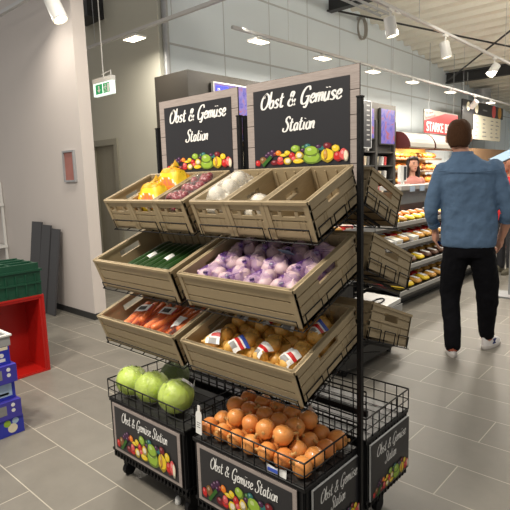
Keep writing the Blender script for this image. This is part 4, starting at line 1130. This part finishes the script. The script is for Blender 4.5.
# ------------------------------------------------------------------ people
def remesh(o, voxel, smooth=4, noise=0, nscale=.12):
    m = o.modifiers.new('fuse', 'REMESH'); m.mode = 'VOXEL'; m.voxel_size = voxel; m.use_smooth_shade = True
    if noise:
        t = bpy.data.textures.new('folds', 'CLOUDS'); t.noise_scale = nscale; t.noise_depth = 2
        d = o.modifiers.new('folds', 'DISPLACE'); d.texture = t; d.strength = noise; d.mid_level = .5; d.texture_coords = 'LOCAL'
    s = o.modifiers.new('soften', 'SMOOTH'); s.iterations = smooth; s.factor = .5
    dg = bpy.context.evaluated_depsgraph_get(); me = bpy.data.meshes.new_from_object(o.evaluated_get(dg))
    o.modifiers.clear(); me.materials.clear(); me.materials.append(o.data.materials[0]); o.data = me
    me.polygons.foreach_set('use_smooth', [True]*len(me.polygons)); return o
def limb(mb, pts, rad, n=14):
    mb.tube(catmull(pts, 4), [rad[min(i//4, len(rad)-2)]*(1-(i % 4)/4)+rad[min(i//4+1, len(rad)-1)]*(i % 4)/4 if i < (len(rad)-1)*4 else rad[-1] for i in range((len(pts)-1)*4+1)], n)
    mb.ell(pts[0], (rad[0],)*3, nu=n, nv=8); mb.ell(pts[-1], (rad[-1],)*3, nu=n, nv=8)
def hand(mb, w, d, side, k=1.0):
    """hand hanging from wrist w along d, slightly curled; palm faces the thigh"""
    w = V(w); d = V(d).normalized(); f = V((0, 1, 0)); f = (f-d*f.dot(d)).normalized(); inn = d.cross(f)*1
    if inn.x*side > 0: inn = -inn
    T = lambda a, b, c: w+(d*a+f*b+inn*c)*k
    mb.tube([T(-.01, 0, 0), T(.03, 0, 0), T(.085, .0, .002)], [.026*k, .034*k, .03*k], 12, flat=.55)
    mb.ell(T(.05, 0, 0), (.02*k, .042*k, .05*k), nu=12, nv=8)
    for i, (b, L) in enumerate(((.031, .072), (.011, .082), (-.01, .076), (-.03, .06))):
        mb.tube([T(.07, b*.9, 0), T(.1, b, .004), T(.1+L*.5, b, .016), T(.1+L*.85, b*.95, .036)], [.0095*k, .0095*k, .0085*k, .0065*k], 8)
        mb.ell(T(.1+L*.85, b*.95, .036), (.0065*k,)*3, nu=8, nv=6)
    mb.tube([T(.02, .03, .004), T(.05, .052, .012), T(.085, .056, .024)], [.013*k, .011*k, .008*k], 8); mb.ell(T(.085, .056, .024), (.008*k,)*3, nu=8, nv=6)
def head_geo(mb, c, k, yaw, face=True):
    T = TR(*c, rz=yaw, s=k)
    def fn(q):
        s = 1.0
        if q.z < -.1: s = 1-.26*(-q.z-.1)**1.1*(1 if q.y > -.2 else 1.15)
        return V((q.x*s, q.y*(1 if q.z > -.2 else 1-.12*(-q.z-.2)), q.z))
    mb.ell((0, 0, 0), (.082, .1, .125), nu=20, nv=14, T=T, fn=fn)
    mb.ell((0, .025, -.06), (.06, .068, .07), nu=14, nv=10, T=T)
    for s in (-1, 1): mb.ell((s*.088, -.008, -.012), (.016, .022, .036), nu=8, nv=8, T=T @ Matrix.Rotation(s*.25, 4, 'Z'))
    mb.tube([T @ V((0, .098, .02)), T @ V((0, .116, -.02)), T @ V((0, .1, -.034))], [.009*k, .014*k, .012*k], 8)
    mb.ell((0, .092, -.064), (.026, .012, .008), nu=10, nv=6, T=T); mb.ell((0, .088, -.078), (.024, .013, .008), nu=10, nv=6, T=T)
    mb.ell((0, .07, -.105), (.028, .025, .02), nu=10, nv=6, T=T)
    return T
def face_parts(o, T):
    for s in (-1, 1):
        mb = MB(); mb.ell((s*.032, .091, .008), (.012, .008, .007), nu=10, nv=6, T=T); mb.build('eye', M['eye'], o, 80)
        mb = MB(); mb.tube([T @ V((s*.016, .1, .028)), T @ V((s*.033, .098, .034)), T @ V((s*.052, .086, .028))], .0038, 6); mb.build('eyebrow', M['haird'], o, 80)
    mb = MB(); mb.ell((0, .1, -.07), (.025, .008, .009), nu=10, nv=6, T=T); mb.build('lips', M['lip'], o, 80)
def hair_cap(o, T, m_, back=-.62, side=-.1, front=.42, k=1.08, seed=1, long_=False, name='hair'):
    r = random.Random(seed); mb = MB(); nu, nv = 40, 26; vs = []; ok = []
    for i in range(nv+1):
        el = PI/2-PI*i/nv
        for j in range(nu):
            az = 2*PI*j/nu; q = V((math.cos(el)*math.cos(az), math.cos(el)*math.sin(az), math.sin(el)))
            kk = k*(1+r.uniform(-.012, .012))+(.05 if q.z > .5 else 0)*max(0, q.y+.3)
            s = 1 if q.z > -.1 else 1-.2*(-q.z-.1)
            kk /= (abs(q.x)**2.7+abs(q.y)**2.7+abs(q.z)**2.7)**(1/2.7); kk *= .97
            vs.append(T @ V((q.x*.084*kk*s, q.y*.103*kk-.002, q.z*.126*kk)))
            lim = front if q.y > .35 else (side+(front-side)*max(0, (q.y)/.35) if q.y > 0 else side+(back-side)*min(1, -q.y/.5))
            ok.append(q.z > lim)
    fs = [(i*nu+j, (i+1)*nu+j, (i+1)*nu+(j+1) % nu, i*nu+(j+1) % nu) for i in range(nv) for j in range(nu) if all(ok[a] for a in (i*nu+j, (i+1)*nu+j, (i+1)*nu+(j+1) % nu, i*nu+(j+1) % nu))]
    mb.add(vs, fs); h = mb.build(name, m_, o, 80)
    s = h.modifiers.new('thick', 'SOLIDIFY'); s.thickness = .012; s.offset = 0
    return h
def shoe(o, ankle, yaw, m_=None, lift=0, k=1.0, emblem=True):
    m_ = m_ or M['shoe']
    T = TR(ankle[0], ankle[1], ankle[2], rx=-lift, rz=yaw, s=k)
    mb = MB(); mb.loft([(.028, 0, .07, .046, .145), (.045, 0, .07, .048, .148), (.07, 0, .055, .045, .13), (.095, 0, .02, .04, .09), (.125, 0, -.012, .038, .058)], 22, T=T @ Matrix.Translation((0, 0, 0)))
    s = mb.build('shoe', m_, o, 70)
    mb = MB(); mb.loft([(0, 0, .07, .046, .15), (.012, 0, .07, .051, .156), (.032, 0, .07, .051, .156)], 22, T=T); mb.build('sole', M['sole'] if m_ is M['shoe'] else m_, s, 50)
    if emblem:
        for sx in (-1, 1):
            mb = MB()
            for a, b in (((.02, .045), (.075, .085)), ((.06, .045), (.03, .085)), ((.045, .042), (.05, .09))): mb.tube([T @ V((sx*.047, a[0], a[1])), T @ V((sx*.043, b[0], b[1]))], .006, 6)
            mb.build('emblem', M['navy'], s, 60)
        mb = MB()
        for q in range(4): mb.tube([T @ V((-.022, .06+q*.022, .1-q*.008)), T @ V((0, .062+q*.022, .108-q*.008)), T @ V((.022, .06+q*.022, .1-q*.008))], .004, 6)
        mb.build('laces', M['sole'], s, 60)
    return s
# --- the man in the denim shirt
Pm = (.145, 2.711, 0); RZ = .45
body = MB()
HT = TR(-.137, .035, 1.836, rz=-.05)
head_geo(body, (-.137, .035, 1.836), 1.04, -.05)
limb(body, [(-.1, .01, 1.58), (-.113, .012, 1.68), (-.13, .025, 1.77)], [.06, .062, .064])
body.loft([(.92, -.04, 0, .16, .1), (1.2, -.045, 0, .17, .1), (1.45, -.06, 0, .19, .1), (1.55, -.07, 0, .17, .08), (1.6, -.09, 0, .07, .05)], 20)
limb(body, [(-.28, 0, 1.56), (-.33, -.03, 1.38), (-.348, -.02, 1.22), (-.318, .07, 1.09), (-.3, .1, 1.04)], [.05, .046, .04, .031, .028])
hand(body, (-.3, .1, 1.04), (.05, .2, -1), -1, 1.0)
limb(body, [(.16, 0, 1.56), (.205, -.03, 1.38), (.25, -.02, 1.2), (.243, .06, 1.08), (.222, .1, .985)], [.05, .048, .043, .037, .03])
hand(body, (.222, .1, .985), (-.1, .3, -1), 1, 1.0)
for pts in ([(-.13, 0, .92), (-.17, .0, .5), (-.155, -.125, .12), (-.155, -.13, .07)], [(.06, 0, .92), (.12, .05, .5), (.15, .13, .14), (.15, .14, .09)]):
    limb(body, pts, [.09, .06, .042, .04])
man = body.build('person', M['skin']); remesh(man, .0075, 3)
man.location = Pm; man.rotation_euler = (0, 0, RZ)
tag(man, 'man seen from behind in a blue denim shirt, black trousers and white sneakers', 'person')
HTs = HT @ Matrix.Scale(1.04, 4)
face_parts(man, HTs); hair_cap(man, HTs, M['hairb'], back=-.66, side=-.02, front=.45, k=1.06, seed=4)
sh = MB()
sh.loft([(.925, -.04, -.0, .205, .135), (.95, -.04, 0, .216, .142), (1.05, -.04, 0, .222, .14), (1.2, -.046, 0, .22, .133), (1.35, -.055, 0, .222, .14), (1.48, -.062, -.005, .235, .142), (1.56, -.064, -.005, .232, .125), (1.61, -.075, 0, .19, .1), (1.66, -.095, .005, .115, .082), (1.69, -.105, .01, .085, .076)], 28, p=2.4)
limb(sh, [(-.255, 0, 1.555), (-.315, -.028, 1.4), (-.345, -.025, 1.23), (-.33, .03, 1.14), (-.316, .065, 1.105)], [.08, .066, .058, .046, .044])
limb(sh, [(.135, 0, 1.565), (.195, -.028, 1.4), (.25, -.025, 1.22), (.25, .02, 1.16)], [.08, .066, .058, .054])
shirt = sh.build('shirt', M['denim'], man); remesh(shirt, .009, 3, .026, .09)
mb = MB(); mb.loft([(1.665, -.103, .008, .094, .086), (1.69, -.107, .012, .088, .082), (1.712, -.11, .014, .084, .078), (1.705, -.11, .014, .074, .068)], 28); mb.build('collar', M['denim'], shirt, 60)
mb = MB(); mb.tube([(-.3, -.128, 1.56), (-.18, -.148, 1.545), (-.06, -.154, 1.54), (.06, -.148, 1.545), (.17, -.128, 1.56)], .004, 6); mb.build('yoke_seam', M['denim'], shirt, 60)
for p0, p1, r in (((-.325, .045, 1.125), (-.312, .07, 1.095), .05), ((.25, .01, 1.18), (.25, .03, 1.135), .06)):
    mb = MB(); mb.tube([p0, p1], [r*.97, r], 18); mb.build('rolled_cuff', M['denim'], shirt, 60)
tr = MB()
tr.loft([(.84, -.04, 0, .19, .125), (.9, -.04, 0, .205, .13), (1.0, -.04, 0, .2, .125)], 24, p=2.4)
limb(tr, [(-.135, 0, .88), (-.16, .005, .68), (-.174, .01, .48), (-.158, -.08, .25), (-.155, -.12, .095)], [.112, .1, .083, .07, .067])
limb(tr, [(.062, 0, .88), (.1, .02, .68), (.127, .05, .48), (.138, .11, .25), (.148, .14, .13)], [.112, .104, .09, .072, .062])
trs = tr.build('trousers', M['trouser'], man); remesh(trs, .01, 3, .02, .07)
for x, y, z in ((-.155, -.13, .055), (.15, .145, .085)):
    mb = MB(); mb.tube([(x, y, z), (x, y, z+.06)], .046, 14); mb.build('sock', M['sock'], man, 60)
shoe(man, (-.155, -.108, 0), .05, k=.9); shoe(man, (.155, .15, 0), -.65, k=.95)

def person(name, label, loc, rz, k, skin, top, pants, hairm, long_hair, shoe_m, arm_fwd=0.0, bald=False):
    b = MB()
    head_geo(b, (0, .03, 1.6), .93, 0)
    HT = TR(0, .03, 1.6, s=.93)
    limb(b, [(0, 0, 1.38), (0, .005, 1.45), (0, .02, 1.54)], [.065, .05, .05])
    b.loft([(.82, 0, 0, .15, .1), (1.05, 0, 0, .125, .085), (1.25, 0, 0, .15, .1), (1.36, 0, 0, .16, .08), (1.41, 0, 0, .08, .06)], 20)
    hands = []
    for s in (-1, 1):
        e = (s*.23, .0+arm_fwd*.3, 1.1); w = (s*.2, .06+arm_fwd, .9+arm_fwd*.5)
        limb(b, [(s*.17, 0, 1.34), (s*.21, -.01, 1.22), e, w], [.045, .042, .036, .026]); hand(b, w, V(w)-V(e), s, .85)
        limb(b, [(s*.085, 0, .82), (s*.09, .01, .47), (s*.09, 0, .08)], [.08, .052, .036])
    o = b.build(name, skin); remesh(o, .0085, 3); o.location = loc; o.rotation_euler = (0, 0, rz); o.scale = (k, k, k); tag(o, label, 'person')
    face_parts(o, HT)
    if not bald:
        h = hair_cap(o, HT, hairm, back=-.8, side=-.45 if long_hair else 0, front=.5, k=1.12)
        if long_hair:
            mb = MB()
            for q in range(-5, 6):
                a = -PI/2+q*.33; x, y = .088*math.cos(a), .03+.1*math.sin(a)
                mb.tube([(x*.8, y*.8+.005, 1.66), (x*1.04, y*1.03, 1.58), (x*1.15, y*1.12-.01, 1.48), (x*1.1, y*1.15-.02, 1.36), (x, y*1.15-.02, 1.3)], [.02, .026, .028, .024, .01], 8)
            mb.build('long_hair', hairm, o, 80)
    c = MB(); c.loft([(.78, 0, 0, .175, .125), (.95, 0, 0, .155, .11), (1.05, 0, 0, .15, .105), (1.22, 0, .0, .175, .125), (1.33, 0, 0, .185, .1), (1.39, 0, 0, .12, .08), (1.415, 0, .0, .07, .065)], 24, p=2.3)
    for s in (-1, 1): limb(c, [(s*.16, 0, 1.335), (s*.205, -.008, 1.23), (s*.225, arm_fwd*.15, 1.13)], [.062, .058, .052])
    t = c.build('top', top, o); remesh(t, .01, 3, .01, .08)
    c = MB(); c.loft([(.76, 0, 0, .16, .115), (.85, 0, 0, .165, .115)], 20)
    for s in (-1, 1): limb(c, [(s*.085, 0, .78), (s*.092, .01, .47), (s*.092, 0, .1)], [.095, .068, .055])
    t = c.build('trousers', pants, o); remesh(t, .011, 3, .01, .08)
    for s in (-1, 1): shoe(o, (s*.095, 0, 0), -s*.15, shoe_m, k=.85, emblem=False)
    return o
person('person', 'woman with long dark hair in a dusty pink top behind the bakery counter', (-2.33, 6.81, 0), -2.2, 1.06, M['skin'], M['pink'], M['darkcl'], M['haird'], True, M['olive'], .0)
person('person', 'bald person in a red polo shirt cut off by the right edge', (-.68, 6.56, 0), 2.6, 1.03, M['skind'], M['redcl'], M['darkcl'], M['haird'], False, M['olive'], .1, True)

# ------------------------------------------------------------------ light and camera
area((.1, -2.0, 3.7), .4, 85); area((2.6, 1.2, 3.7), .5, 8); area((-2.4, .8, 3.7), .3, 30); area((-1.5, -1.5, 3.7), .3, 85); area((-1.69, 5.0, 3.4), .4, 50); area((-1.69, 9.0, 3.4), .5, 60)  # includes an added fill, no fitting there, to brighten the door alcove
area((1.2, 5.0, 3.7), .6, 45); area((-1.5, 13, 4.0), 2, 220); area((1.5, 9.5, 3.9), .8, 90); area((-.5, 5.5, 3.9), .3, 75, (2.5, 0, 0)); area((.9, 8, 3.9), .3, 75, (2.5, 0, 0)); area((-3.42, 3.7, 3.66), .15, 10, (2.4, .4, 0)); area((-3.9, .8, 3.2), .15, 5, (.15, -.4, 0))  # the strong upturned pair is added to brighten the roof, no fitting there
W = bpy.data.worlds.new('World'); S.world = W; W.use_nodes = True
bg = W.node_tree.nodes['Background']; bg.inputs['Color'].default_value = (1, .96, .9, 1); bg.inputs['Strength'].default_value = .3
cam = bpy.data.cameras.new('Camera'); co = bpy.data.objects.new('Camera', cam); COL.objects.link(co); S.camera = co
cam.sensor_fit = 'HORIZONTAL'; cam.sensor_width = 36; cam.lens = 509.04/510*36; cam.clip_end = 200
yaw, pit, rol = .7374, -.1498, -.0309
fw = V((-math.sin(yaw)*math.cos(pit), math.cos(yaw)*math.cos(pit), math.sin(pit))); r_ = V((math.cos(yaw), math.sin(yaw), 0)); u_ = r_.cross(fw)
R_ = r_*math.cos(rol)+u_*math.sin(rol); U_ = u_*math.cos(rol)-r_*math.sin(rol)
mw = Matrix((R_, U_, -fw)).transposed().to_4x4(); mw.translation = (1.6306, -1.6606, 1.5485); co.matrix_world = mw
vs_ = S.view_settings; vs_.view_transform = 'Standard'; vs_.look = 'None'; vs_.gamma = 1; vs_.exposure = .3; vs_.use_curve_mapping = False
